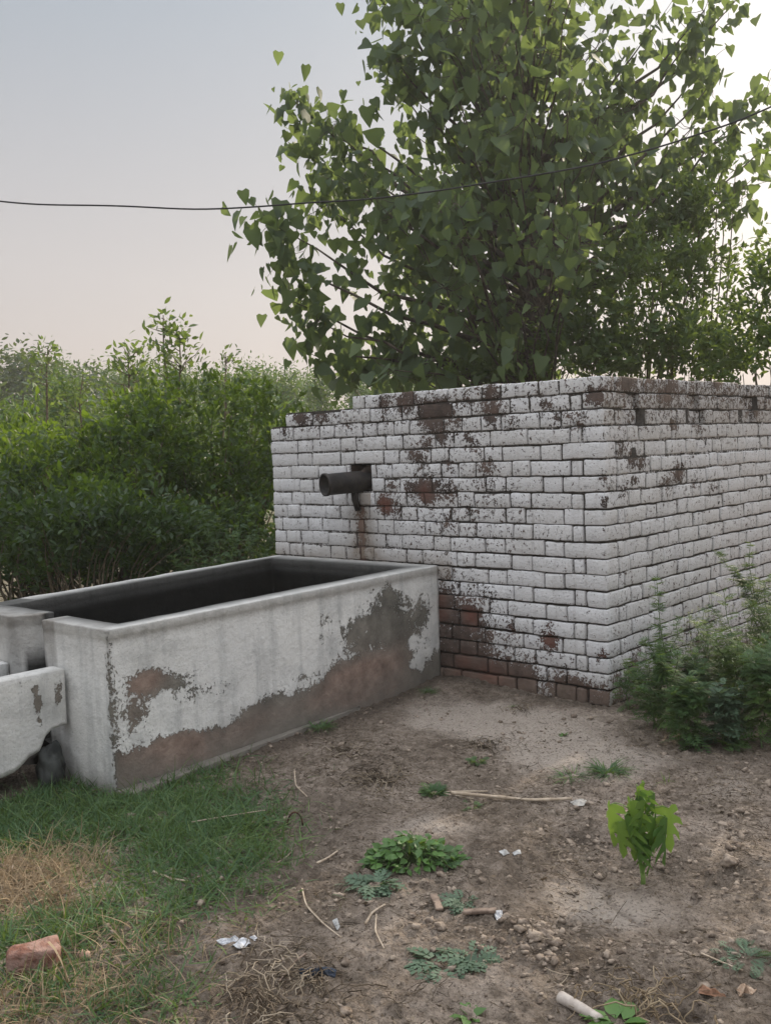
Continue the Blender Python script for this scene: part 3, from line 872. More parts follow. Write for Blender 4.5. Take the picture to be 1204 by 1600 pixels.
# near side wall: profile with a broken corner, extruded through its thickness
def prof_wall(mb, x0, x1, prof, attrf, res=.02):
    """prof: list of (y,ztop,zbot) along the wall"""
    ys = np.arange(prof[0][0], prof[-1][0] + 1e-6, -res * .35) if prof[-1][0] < prof[0][0] else None
    py_ = [p[0] for p in prof][::-1]; zt = np.interp(ys, py_, [p[1] for p in prof][::-1]); zb = np.interp(ys, py_, [p[2] for p in prof][::-1])
    zb = zb + np.array([mn.noise(Vector((0, y_ * 25, 3))) for y_ in ys]) * .012
    nzz = 18; V = []
    xs = [x1, x1 - .010, x0 + .010, x0]
    cols = []
    for a in range(len(ys)):
        c = []
        for k in range(nzz): c.append((x1, ys[a], zb[a] + (zt[a] - .008 - zb[a]) * k / (nzz - 1)))
        c.append((x1 - .010, ys[a], zt[a])); c.append((x0 + .01, ys[a], zt[a]))
        for k in range(nzz): c.append((x0, ys[a], zt[a] - .008 - (zt[a] - .008 - zb[a]) * k / (nzz - 1)))
        cols.append(c)
    m_ = len(cols[0]); V = np.array(cols).reshape(-1, 3)
    V[:, 0] += np.array([mn.noise(Vector(v) * 9.0) for v in V]) * .004
    F = []
    for a in range(len(ys) - 1):
        for k in range(m_):
            k2 = (k + 1) % m_
            F.append((a * m_ + k, a * m_ + k2, (a + 1) * m_ + k2, (a + 1) * m_ + k))
    F.append(tuple(range(m_))); F.append(tuple((len(ys) - 1) * m_ + k for k in range(m_)))
    mb.add(V, F, 0, **attrf(V))
PRF = [onplane(px, py, 0, -1.205) for px, py in ((99, 1133), (92, 1136), (80, 1140), (70, 1152), (62, 1170), (50, 1182), (36, 1193), (22, 1208), (6, 1215), (-10, 1222))]
prof_wall(cb, -1.285, -1.205, [(-2.172, .462, PRF[0][2])] + [(p[1], .465, p[2]) for p in PRF] + [(-2.56, .465, -.05), (-3.6, .465, -.05)], chan_attr)
o = cb.build('trough_wall', m_plaster, chan); flip_fix(o); tri_ngons(o)
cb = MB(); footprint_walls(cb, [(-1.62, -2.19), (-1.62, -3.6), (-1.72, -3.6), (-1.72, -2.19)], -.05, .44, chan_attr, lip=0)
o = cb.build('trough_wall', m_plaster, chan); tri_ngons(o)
cb = MB(); footprint_walls(cb, [(-1.29, -3.5), (-1.29, -3.6), (-1.615, -3.6), (-1.615, -3.5)], -.05, .44, chan_attr, lip=0)
o = cb.build('trough_wall', m_plaster, chan); tri_ngons(o)
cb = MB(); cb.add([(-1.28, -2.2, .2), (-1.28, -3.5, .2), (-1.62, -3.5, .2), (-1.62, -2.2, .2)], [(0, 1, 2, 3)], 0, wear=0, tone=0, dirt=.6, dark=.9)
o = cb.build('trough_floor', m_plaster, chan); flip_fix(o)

def rock(mb, c, r, sq=(1, 1, .8), seed=0, sub=2, amp=.25, sc=1.0, box=0.0, **attr):
    bm = bmesh.new(); bmesh.ops.create_icosphere(bm, subdivisions=sub, radius=1.0)
    V = np.array([v.co[:] for v in bm.verts]); F = [tuple(v.index for v in f.verts) for f in bm.faces]; bm.free()
    if box:
        m_ = np.max(np.abs(V), axis=1, keepdims=True); V = V * (1 - box) + (V / m_) * .8 * box
    off = Vector((seed * 3.7, seed * 1.3, seed * 2.1))
    n_ = np.array([mn.noise(Vector(v) * 1.3 * sc + off) + .5 * mn.noise(Vector(v) * 3.1 * sc + off) for v in V])
    V = V * (1 + amp * n_[:, None]) * np.array(sq) * r
    mb.add(V + np.array(c), F, 0, **attr)
m_stone = simple('dark_stone', (.018, .02, .02), (.06, .065, .062), 16, .85, .004)
st = MB(); rock(st, (-1.21, -2.25, .08), .058, (.95, .95, 1.7), 4, 4, .28)
o = st.build('stone', m_stone, loc=(-1.19, -2.27, 0)); tag(o, 'rounded dark stone wedged under the broken corner of the low trough', 'stone')
# ------------------------------------------------------------------ poplar behind the building
def rdir(n, up=0.0, g=rng):
    d = norm(g.normal(0, 1, (n, 3))); d[:, 2] += up; return norm(d)
DT = 9.3
tbase = ondepth(842, 560, DT); tbase[2] = 0.2
poplar = thing('poplar_tree', (tbase[0], tbase[1], 0), 'tall poplar with big heart-shaped leaves and dark trunk rising behind the brick wall', 'tree')
tk = MB()
tp = np.array([[0, 0, -.1], [.0, .0, .8], [-.02, .0, 1.6], [.02, .02, 2.3], [-.03, .0, 3.1], [-.10, .02, 4.2], [-.12, .0, 5.4], [-.16, .05, 6.6], [-.12, .0, 7.6]]) + [tbase[0], tbase[1], 0]
tube(tk, tp, [.17, .15, .13, .12, .10, .085, .06, .035, .012], 12)
def trunk_at(z):
    return np.array([np.interp(z, tp[:, 2], tp[:, i]) for i in range(3)])
# limbs: (px, py, depth offset, height of fork, leaf load, spread)
limbs = []
spec = [  # left lower sweep, left upper bough, right boughs, crown
    (425, 350, -.3, 2.3, 1.0, .27), (440, 400, -.2, 2.1, .8, .25), (455, 470, .1, 1.9, .7, .24), (500, 560, -.1, 1.75, .7, .22), (495, 500, -.3, 1.9, .5, .15), (545, 570, .2, 1.7, .8, .22),
    (462, 160, 0, 3.0, 1.0, .22), (480, 230, .3, 2.8, .9, .25), (520, 200, -.2, 2.9, .6, .2), (555, 290, -.3, 2.5, 1.1, .3), (510, 320, .4, 2.4, .9, .25), (540, 180, .2, 3.1, .25, .15), (560, 260, .4, 2.6, .9, .25),
    (600, 5, .1, 4.2, .8, .25), (620, 95, -.2, 3.6, 1.0, .25), (625, 140, .3, 3.3, .9, .2), (650, 40, 0, 4.0, 1.2, .35),
    (1145, 5, .2, 3.6, .7, .2), (1100, 15, 0, 3.8, .8, .22), (1095, 100, .1, 3.2, .8, .22), (1110, 130, -.2, 3.1, .5, .15), (1080, 60, 0, 3.4, .8, .22), (1080, 200, 0, 2.8, .9, .25), (1060, 250, .3, 2.6, .9, .25),
    (1190, 155, .1, 3.0, .8, .2), (1150, 190, -.1, 2.8, .6, .18), (1195, 230, .2, 2.6, .7, .22), (1010, 310, 0, 2.3, .8, .28), (1080, 290, .3, 2.4, .6, .25), (1160, 290, -.2, 2.5, .5, .2), (1020, 380, .3, 2.0, .5, .3),
    (1015, 50, 0, 3.8, .9, .25), (990, 150, 0, 3.0, .9, .3)]
for px, py, dd, zf, ld, spd in spec: limbs.append((ondepth(px, py, DT + dd), zf, ld, spd))
g1 = np.random.default_rng(11)
def in_crown(px, py):
    left = np.interp(py, [-400, -100, 0, 40, 100, 170, 230, 300, 400, 460, 520, 560, 590], [640, 640, 650, 660, 660, 660, 630, 600, 590, 650, 620, 580, 610])
    right = np.interp(py, [-400, -100, 0, 100, 200, 280, 340, 420, 500, 590], [910, 940, 945, 955, 985, 990, 920, 900, 870, 850])
    return (px > left) & (px < right) & (py < 590)
cl = []
while len(cl) < 235:
    c = tbase + np.array([g1.uniform(-2.2, 2.2), g1.uniform(-2.0, 2.0), 0]); c[2] = g1.uniform(1.55, 7.4)
    r = math.hypot(c[0] - tbase[0], c[1] - tbase[1])
    rm = np.interp(c[2], [1.5, 2.5, 4, 5.5, 7.6], [1.7, 2.1, 2.0, 1.5, .5])
    if r > rm: continue
    px, py = project(c)
    if not in_crown(px, py): continue
    cl.append(c); limbs.append((c, max(1.55, c[2] - .25 - .55 * r - g1.uniform(0, .3)), 1.15, .215))
pv = []; pt = []; pn = []; ps = []
for i, (e_, zf, ld, spd) in enumerate(limbs):
    a = trunk_at(zf); ln = np.linalg.norm(e_ - a)
    c = curve(a, e_, 8, -.06 * ln if e_[2] < zf + .4 else .05 * ln, .015 * ln, i)
    r0 = .028 * min(1, ln / 1.8) + .006 if i < len(spec) else .014
    tube(tk, c, np.linspace(r0, .004, 8), 5, cap=False)
    nl = int(15 * ld) if i >= len(spec) else int((50 if i < 17 else 34) * ld)
    # leaves in the end cluster
    n2 = nl
    n2 = int(n2 * 1.15); P = e_ + g1.normal(0, 1, (n2, 3)) * [spd * .6, spd * .6, spd * .62]
    if i < len(spec):   # and along the outer part of the bough
        t = g1.uniform(.30, 1, int(nl * 1.5)); k = np.stack([np.interp(t, np.linspace(0, 1, 8), c[:, q]) for q in range(3)], 1)
        P = np.concatenate([P, k + g1.normal(0, 1, k.shape) * [.15, .15, .17]])
    else:
        t = g1.uniform(.5, 1, 5); k = np.stack([np.interp(t, np.linspace(0, 1, 8), c[:, q]) for q in range(3)], 1)
        P = np.concatenate([P, k + g1.normal(0, 1, k.shape) * .1])
    for p in P[:6]:
        tube(tk, curve(e_ if np.linalg.norm(p - e_) < .5 else c[5], p, 4, .01, .01, i), [.004, .003, .0025, .0015], 3, cap=False)
    n2 = len(P)
    tipd = g1.normal(0, .55, (n2, 3)); tipd[:, 2] -= 1.0
    pv.append(P); pt.append(tipd); pn.append(g1.normal(0, 1, (n2, 3)) + np.array([-.0, -.4, .1])); ps.append(np.clip(g1.gamma(9, .0124, n2), .04, .19))
pv = np.concatenate(pv); pt = np.concatenate(pt); pn = np.concatenate(pn); ps = np.concatenate(ps)
kx_, ky_ = project(pv); kd_ = (pv - CAM) @ CF
keep_ = ~((kx_ > 808) & (kx_ < 872) & (ky_ > 440) & (ky_ < 560) & (kd_ < DT + .1) & (g1.random(len(pv)) < .85))
pv, pt, pn, ps = pv[keep_], pt[keep_], pn[keep_], ps[keep_]
tk.build('trunk', m_bark, poplar)
lf = MB(); leaves(lf, T_DELTA, pv, pt, pn, ps, curl=g1.uniform(-.1, .35, len(pv)), rnd=g1.beta(1.6, 2.6, len(pv)))
lf.build('crown', m_poplar, poplar, smooth=False)
print('poplar leaves', len(pv))

# ------------------------------------------------------------------ shrubs
def shrub(name, label, cat, base, lobes, nleaf, size, mat, tmpl=T_ELL, shell=.55, upward=.5, group=None, seed=0, stems=6, twigm=None, sz_j=.25, flat=.0, gap=0.0, clump=0, dz=0.0):
    """lobes: list of (centre xyz, radius xyz)"""
    g = np.random.default_rng(seed)
    base = np.array(base, float)
    t = thing(name, (base[0], base[1], base[2]), label, cat, group)
    lobes = [(np.array(c) + [0, 0, dz], r) for c, r in lobes]
    tk = MB(); big = lobes
    if clump:
        sub = []
        for c, r in lobes:
            c = np.array(c, float); r = np.array(r, float)
            for q in range(clump):
                d = norm(g.normal(0, 1, 3) + [0, 0, .25]); f = g.uniform(.5, .95); k = g.uniform(.26, .50)
                sub.append((c + d * r * f, np.clip(r * k, .10, .34)))
        lobes = sub
    vols = np.array([r[0] * r[1] * r[2] for c, r in lobes]) ** .7; vols /= vols.sum()
    allP = []; allD = []
    for (c, r), fr in zip(lobes, vols):
        c = np.array(c, float); r = np.array(r, float); n = int(nleaf * fr)
        # leafy sprigs: sprig centres near the shell, leaves along each sprig
        ns = max(3, n // 14)
        d = norm(g.normal(0, 1, (ns, 3))); d[:, 2] = np.where(d[:, 2] < -.45, -d[:, 2], d[:, 2])
        rad = g.uniform(shell, 1.0, ns) ** .7 * (1 + .22 * np.array([mn.noise(Vector(v) * 2.3 + Vector((seed, seed * 2, 0))) * 2 for v in d]))
        if gap:
            keep = np.array([mn.noise(Vector(c + v * r) * 2.2 + Vector((seed, 0, 0))) for v in d]) > -gap
            d = d[keep]; rad = rad[keep]; ns = len(d)
        S = c + d * rad[:, None] * r
        out_ = norm(d * .7 + g.normal(0, .4, (ns, 3)) + [0, 0, upward])
        ll = g.uniform(.12, .26, ns) * min(1.6, max(.35, size / .06))
        for q in range(14):
            f = (q + .5) / 14
            p = S + out_ * (ll * f)[:, None] + g.normal(0, size * .35, (ns, 3))
            allP.append(p); allD.append(norm(out_ * .9 + g.normal(0, .75, (ns, 3)) + [0, 0, .12]))
        for k in range(1 if clump else min(stems, 8)):
            e_ = c + norm(g.normal(0, 1, 3) + [0, 0, .6]) * r * .8
            s0 = base + [g.uniform(-.12, .12), g.uniform(-.12, .12), -.03]
            tube(tk, curve(s0, e_, 7, .0, .04, seed * 31 + k), np.linspace(.018, .004, 7) * min(1.5, r[2] + .5), 5, cap=False)
    P = np.concatenate(allP); Dd = np.concatenate(allD); n = len(P)
    lf = MB()
    leaves(lf, tmpl, P, Dd, g.normal(0, .7, (n, 3)) + [0, 0, .8], np.clip(g.normal(size, size * sz_j, n), size * .4, size * 1.7),
           rnd=np.clip(g.beta(2, 3, n) + .0, 0, 1), curl=.15)
    tk.build('stems', twigm or m_twig, t)
    lf.build('foliage', mat, t, smooth=False)
    return t
def W(px, py, dep): return ondepth(px, py, dep)
def lob(px, py, dep, rx, rz, ry=None):
    """lobe from a picture position at a real distance; radii in metres"""
    return (W(px, py, dep), (rx, ry or rx, rz))
def gb(px, dep):
    p = W(px, 900, dep); p[2] = 0.0; return p
# dense hedge of shrubs beyond the tank
shrub('hedge_shrub', 'broad dark green shrub with its lit top directly left of the brick wall', 'shrub', gb(345, 8.4),
      [lob(350, 690, 8.5, .62, .5, .7), lob(400, 650, 9.0, .40, .38), lob(300, 640, 8.6, .40, .36), lob(350, 800, 8.1, .62, .42), lob(395, 750, 8.6, .45, .55), lob(280, 830, 7.8, .5, .4), lob(430, 680, 9.2, .3, .45)], 9500, .058, m_bush, seed=1, group='shrubs of the hedge',clump=9,dz=-.22)
shrub('hedge_shrub', 'tall olive green shrub at the middle of the hedge below the bushy sapling', 'shrub', gb(200, 8.0),
      [lob(205, 720, 8.2, .55, .50, .6), lob(240, 640, 8.9, .40, .33), lob(170, 800, 7.7, .5, .45), lob(250, 780, 7.9, .42, .42), lob(225, 690, 8.3, .35, .35)], 7500, .060, m_bush, seed=2, group='shrubs of the hedge',clump=9,dz=-.20)
shrub('hedge_shrub', 'rounded yellow-green shrub at the left end of the hedge', 'shrub', gb(70, 7.6),
      [lob(80, 705, 7.7, .50, .42, .6), lob(20, 720, 7.8, .42, .42), lob(-60, 740, 7.8, .55, .55), lob(110, 790, 7.3, .42, .42), lob(45, 660, 8.2, .3, .22), lob(130, 690, 8.0, .32, .34), lob(10, 800, 7.4, .4, .4)], 7500, .060, m_bush, seed=3, group='shrubs of the hedge',clump=9,dz=-.24)
shrub('low_shrub', 'low shaded leafy shrub just over the far rim of the tank', 'shrub', gb(130, 6.6),
      [lob(125, 850, 6.6, .33, .24), lob(70, 870, 6.5, .22, .2), lob(190, 855, 6.7, .30, .22), lob(250, 850, 6.9, .28, .18)], 3200, .055, m_bush_shade, seed=4, clump=6)
shrub('low_shrub', 'low shaded shrub at the far left behind the tank', 'shrub', gb(-30, 6.4), [lob(-40, 850, 6.4, .32, .3), lob(10, 800, 6.9, .3, .3)], 1800, .055, m_bush_shade, seed=5, clump=6)
shrub('hedge_shrub', 'shaded shrub filling the gap at the back of the hedge', 'shrub', gb(280, 9.6),
      [lob(120, 745, 9.2, .8, .5), lob(270, 745, 9.4, .8, .5), lob(400, 760, 9.6, .7, .55), lob(-40, 760, 9, .8, .5), lob(150, 880, 8.8, .8, .4), lob(320, 880, 8.8, .8, .4), lob(-20, 880, 8, .7, .4), lob(430, 860, 9.0, .5, .5)], 8000, .07, m_bush_shade, seed=6, group='shrubs of the hedge',clump=6,dz=-.3)
shrub('low_shrub', 'low shaded undergrowth filling the foot of the hedge at the middle', 'shrub', gb(170, 7.3),
      [lob(60, 900, 7.3, .5, .25), lob(170, 905, 7.3, .5, .25), lob(280, 895, 7.4, .5, .25), lob(390, 880, 7.5, .45, .25), lob(230, 860, 7.9, .6, .3), lob(100, 860, 7.9, .6, .3), lob(360, 850, 8.0, .5, .3)], 7500, .055, m_bush_shade, seed=7, clump=6, shell=.2)
# weeds poking up by the wall end
def stem_weed(name, label, base, h, lean, tmpl, size, mat, nl=26, seed=0, branch=0, flower=0, group=None, cat='weed', bmat=None, top=.0, r0=.004, down=0.0):
    g = np.random.default_rng(seed)
    base = np.array(base, float)
    t = thing(name, base, label, cat, group)
    sm = MB(); P = []; Dd = []; S = []
    stems = [(base + [0, 0, -.02], base + np.array([lean[0], lean[1], h]), 1.0)]
    for b in range(branch):
        f = g.uniform(.05, .65); s0 = base + np.array([lean[0], lean[1], h]) * f
        a = g.uniform(0, 2 * math.pi); l_ = h * g.uniform(.3, .6) * (1 - .4 * f)
        stems.append((s0, s0 + np.array([math.cos(a) * l_ * .6, math.sin(a) * l_ * .6, l_ * .75]), .6))
    tips = []
    for i, (a, b, k) in enumerate(stems):
        c = curve(a, b, 8, 0, h * .015, seed * 17 + i); tube(sm, c, np.linspace(r0 * k, r0 * .3, 8), 5, cap=False)
        n = max(4, int(nl * k * 1.35)); f = np.linspace(.12 if i == 0 else .2, 1, n) + g.normal(0, .015, n)
        k_ = np.stack([np.interp(f, np.linspace(0, 1, 8), c[:, q]) for q in range(3)], 1)
        az = np.arange(n) * 2.4 + g.uniform(0, 6); up = .15 + .8 * f ** 2 - down
        P.append(k_); Dd.append(np.stack([np.cos(az), np.sin(az), up + g.normal(0, .15, n)], 1))
        S.append(size * .98 * (1.05 - .55 * f) * g.uniform(.7, 1.15, n) * (1 if i == 0 else .8)); tips.append(c[-1])
    P = np.concatenate(P); Dd = np.concatenate(Dd); S = np.concatenate(S)
    lf = MB(); leaves(lf, tmpl, P, Dd, np.tile([0, 0, 1.0], (len(P), 1)) + g.normal(0, .2, (len(P), 3)), S, rnd=g.beta(2, 3, len(P)), curl=.3)
    if flower:
        tips = np.array(tips)
        for q in range(flower):
            b = tips[g.integers(len(tips))] + g.normal(0, .045, 3)
            nn_ = 5; leaves(lf, T_LEAF4, np.repeat(b[None], nn_, 0), rdir(nn_, .3, g), rdir(nn_, .5, g), .008, mat=1, rnd=g.random(nn_))
            tube(sm, [b, b - [0, 0, .02]], [.0008, .0008], 3)
    sm.build('stem', m_stem, t); lf.build('foliage', [mat, m_flower], t, smooth=False)
    return t
m_flower = leaf_mat('flower_buds', [(0, (.35, .36, .22)), (1, (.60, .60, .42))], .2, .6, (.6, .6, .4))
for i, (px, py, dep, h) in enumerate([(325, 880, 6.9, 1.05), (385, 870, 6.8, .95), (355, 880, 6.6, .8), (405, 860, 6.7, .75), (290, 880, 6.6, .75)]):
    b = W(px, 900, dep); b[2] = 0
    lb = ['tallest weed with feathery leaves against the dark hedge', 'thin weed nearest the left edge of the brick wall, behind the tank', 'short feathery weed behind the tank in front of the hedge',
          'small leafy weed touching the wall end behind the tank', 'feathery weed left of the others in front of the hedge'][i]
    stem_weed('weed', lb, b, h, (.05, .02), T_PINN, .11, m_weed, 34, 60 + i, 5)
# sparse saplings sticking out above the hedge
def sapling_tree(label, base, top, spread, nl, size, mat, seed, dens=9, name='young_tree', group=None, shape='open', z0=.35):
    g = np.random.default_rng(seed); base = np.array(base, float); top = np.array(top, float)
    t = thing(name, base, label, 'tree', group); tk = MB(); c = curve(base, top, 9, 0, .03, seed); h = top[2] - base[2]
    tube(tk, c, np.linspace(.012 * h + .008, .005, 9), 6, cap=False)
    P = []; Dd = []
    for k in range(nl):
        f = g.uniform(z0, 1) if shape == 'open' else z0 + (1 - z0) * (k + .5) / nl
        s0 = np.array([np.interp(f, np.linspace(0, 1, 9), c[:, q]) for q in range(3)])
        a = g.uniform(0, 2 * math.pi); rr = spread * (math.sin(math.pi * min(1, (f - z0) / (1 - z0) * .85 + .12)) * .9 + .12) * g.uniform(.6, 1.1)
        e_ = s0 + np.array([math.cos(a) * rr, math.sin(a) * rr, rr * g.uniform(.3, 1.0)])
        tube(tk, curve(s0, e_, 4, 0, .01, seed + k), [.006, .005, .004, .002], 4, cap=False)
        for q in range(dens):
            u = g.uniform(.25, 1.05); P.append(s0 + (e_ - s0) * u + g.normal(0, size * .7, 3)); Dd.append(norm(e_ - s0) + g.normal(0, .7, 3) + [0, 0, .1])
    P = np.array(P); Dd = np.array(Dd)
    tk.build('trunk', m_twig, t); lf = MB()
    leaves(lf, T_ELL, P, Dd, g.normal(0, .8, (len(P), 3)) + [0, -.3, .5], g.uniform(.7, 1.25, len(P)) * size, rnd=g.beta(2, 3, len(P)), curl=.15)
    lf.build('crown', mat, t, smooth=False); return t
def stree(label, px, dep, pyt, dpx, *a, **k):
    b = W(px, 900, dep); b[2] = 0; tp_ = W(px + dpx, pyt, dep); return sapling_tree(label, b, tp_, *a, **k)
stree('bushy young tree standing above the hedge left of the leaning sapling', 205, 10.5, 545, -5, .30, 34, .085, m_bush2, 31, dens=10, z0=.6)
stree('sparse young tree with a leaning top, tallest above the hedge', 300, 10.0, 520, -20, .30, 22, .085, m_bush2, 32, dens=9, z0=.62)
stree('drooping side sapling whose leafy tip bends left above the hedge', 285, 10.1, 492, -30, .16, 12, .085, m_bush2, 33, dens=9, z0=.80)
stree('thin sapling at the far left above the mound of trees', 75, 11.5, 540, 0, .22, 16, .08, m_bush2, 34, dens=8, z0=.72)
stree('short sapling between the far left one and the bushy young tree', 125, 11.0, 585, 5, .18, 12, .08, m_bush2, 35, dens=8, z0=.7)
stree('small sapling above the right part of the hedge', 352, 12.0, 552, 0, .22, 16, .085, m_bush2, 36, dens=8, z0=.7)

# ------------------------------------------------------------------ thicket behind the building, right
shrub('thicket_shrub', 'large loose shrub behind the right part of the brick wall', 'shrub', gb(1000, 8.6),
      [lob(1010, 470, 8.8, .62, .62, .7), lob(1080, 400, 8.9, .42, .48), lob(930, 520, 8.6, .45, .40), lob(1090, 520, 8.5, .42, .50), lob(1030, 570, 8.4, .7, .3), lob(960, 430, 9.1, .3, .3), lob(930, 585, 8.5, .4, .14), lob(1020, 590, 8.4, .4, .14), lob(1100, 585, 8.3, .35, .15)], 11500, .070, m_bush2, seed=21, shell=.2, gap=.28, stems=3)
shrub('thicket_shrub', 'leafy shrub at the foot of the poplar trunk behind the wall', 'shrub', gb(800, 8.9),
      [lob(790, 600, 9.0, .38, .14), lob(730, 595, 9.2, .32, .12), lob(905, 560, 8.7, .38, .30), lob(760, 530, 9.9, .35, .22)], 4200, .065, m_bush2, seed=22, shell=.2, gap=.3)
shrub('thicket_shrub', 'thin airy shrub with sparse upright twigs right of the poplar', 'shrub', gb(1100, 8.9),
      [lob(1110, 340, 8.9, .35, .38), lob(1050, 360, 8.9, .30, .30), lob(1140, 290, 8.9, .2, .25), lob(1000, 400, 8.9, .3, .2)], 1700, .075, m_bush2, seed=23, shell=.1, gap=.3, upward=1.0, stems=2)
shrub('thicket_shrub', 'sparse dark shrub at the right edge above the brick wall', 'shrub', gb(1190, 7.8),
      [lob(1195, 500, 7.8, .26, .42), lob(1180, 570, 7.7, .25, .22), lob(1240, 450, 7.8, .3, .5), lob(1215, 560, 7.6, .3, .3), lob(1160, 590, 7.8, .3, .12)], 3600, .062, m_bush2, seed=24, shell=.1, gap=.2, upward=.2, stems=2)
# the thicket goes on to the right, shading the yard
shrub('thicket_tree', 'leafy tree of the thicket shading the weedy side of the building', 'tree', (.55, 4.3, 0),
      [((.3, 4.3, 2.6), (.8, .8, .9)), ((1.1, 4.4, 2.3), (.7, .7, .8)), ((.7, 4.2, 3.6), (.8, .8, .8)), ((1.7, 4.6, 3.0), (.7, .7, .9)), ((-.2, 4.4, 3.5), (.6, .7, .8)), ((2.3, 4.5, 2.4), (.6, .6, .8))], 7000, .10, m_bush2, seed=25, shell=.1, gap=.22, stems=1)

# ------------------------------------------------------------------ far trees
def far_tree(h, wdt, n, size, mat, seed, name, label, group, slender=True):
    g = np.random.default_rng(seed)
    t = thing(name, (0, 0, 0), label, 'tree', group)
    tk = MB(); tube(tk, curve((0, 0, -.2), (0, 0, h * .95), 5, 0, .03, seed), np.linspace(.012 * h, .01, 5), 6, cap=False)
    P = []; Dd = []
    ncl = n // 16
    for k in range(ncl):
        f = g.uniform(.12, 1); a = g.uniform(0, 6.283)
        rm = wdt * (np.interp(f, [0, .3, .7, 1], [.7, 1, .75, .08]))
        r = rm * math.sqrt(g.uniform(0, 1)); c = np.array([math.cos(a) * r, math.sin(a) * r, f * h])
        P.append(c + g.normal(0, size * 1.6, (16, 3)) * [1, 1, 1.3]); Dd.append(g.normal(0, 1, (16, 3)) + [0, 0, .3])
    P = np.concatenate(P); Dd = np.concatenate(Dd)
    tk.build('trunk', m_twig, t); lf = MB()
    leaves(lf, T_LEAF4 if size > .2 else T_ELL, P, Dd, g.normal(0, 1, (len(P), 3)) + [0, 0, .5], g.uniform(.6, 1.3, len(P)) * size, rnd=g.beta(2, 2.5, len(P)))
    lf.build('crown', mat, t, smooth=False); return t
plant = [far_tree(h, wd_, n, .16, m_far, 80 + i, 'plantation_tree', 'slim young tree in the distant green plantation row', 'young trees of the distant plantation') for i, (h, wd_, n) in enumerate([(4.6, .85, 2600), (5.0, .75, 2400), (4.2, .95, 2600)])]
g2 = np.random.default_rng(5)
k = 0
for row, (dep, x0, x1, n) in enumerate([(27, 170, 830, 13), (32, 20, 900, 17), (39, -60, 1000, 20)]):
    for i in range(n):
        px = x0 + (x1 - x0) * (i + g2.uniform(.2, .8)) / n
        p = W(px, 700, dep + g2.uniform(-1, 1)); p[2] = 0
        # the row drops away towards the right
        want = np.interp(px, [0, 340, 420, 600, 900], [592, 580, 586, 598, 604]) + g2.uniform(-12, 12) + row * 2
        hh = CAM[2] + (W(px, want, dep)[2] - CAM[2]); sc = hh / [4.6, 5.0, 4.2][k % 3]
        if k < 3: plant[k].location = [float(v) for v in p]; plant[k].rotation_euler = (0, 0, g2.uniform(0, 6)); plant[k].scale = (sc,) * 3
        else: copy_thing(plant[k % 3], p, g2.uniform(0, 6), sc)
        k += 1
b1 = far_tree(5.0, 3.6, 9000, .17, m_mound, 91, 'broad_tree', 'wide dark tree crown rising behind the left end of the hedge', None)
p = W(40, 700, 30); b1.location = (p[0], p[1], 0); b1.scale = (1.25, 1.25, 1.0)
_h = W(40, 556, 30)[2]; b1.scale = (1.35, 1.35, _h / 5.2)
b2 = far_tree(4.2, 1.9, 5000, .14, m_far, 92, 'broad_tree', 'pale green rounded tree in front of the wide dark one at the left', None)
p = W(105, 700, 17); _h = W(100, 592, 17)[2]; b2.location = (p[0], p[1], 0); b2.scale = (.75, .75, _h / 4.4)
b3 = far_tree(3.6, 1.6, 4200, .12, m_far, 93, 'broad_tree', 'pale bushy tree at the left picture edge behind the hedge', None)
p = W(5, 700, 15); _h = W(5, 625, 15)[2]; b3.location = (p[0], p[1], 0); b3.scale = (.7, .7, _h / 3.8)
b4 = far_tree(3.6, 1.6, 4200, .12, m_far, 94, 'broad_tree', 'light green tree rising just behind the right half of the hedge', None)
p = W(380, 700, 16); _h = W(380, 590, 16)[2]; b4.location = (p[0], p[1], 0); b4.scale = (.9, .9, _h / 3.8)

# ------------------------------------------------------------------ cable
ck = [(-160, 300), (0, 314), (120, 321), (290, 326), (430, 322), (560, 311), (700, 297), (830, 273), (930, 258), (1040, 225), (1130, 198), (1204, 166), (1300, 120)]
cp = np.array([ondepth(px, py, 5.4 + .9 * (602 - px) / 800 * .6) for px, py in ck])
tt = np.linspace(0, len(ck) - 1, 90)
cs = np.stack([np.interp(tt, np.arange(len(ck)), cp[:, q]) for q in range(3)], 1)
for _ in range(3): cs[1:-1] = (cs[:-2] + 2 * cs[1:-1] + cs[2:]) / 4
cs[:, 2] += .006 * np.sin(np.linspace(0, 40, 90)) * np.linspace(1, .3, 90)
e0 = cs[0] + (cs[0] - cs[3]) / np.linalg.norm(cs[0] - cs[3]) * 6 + [0, 0, .9]; e1 = cs[-1] + norm(cs[-1] - cs[-4]) * 4
cs = np.concatenate([[e0], cs, [e1]])
wb = MB(); tube(wb, cs, .0048, 6)
o = wb.build('overhead_cable', m_wire, loc=cs[45]); tag(o, 'thin black sagging cable crossing the sky in front of the poplar', 'cable')
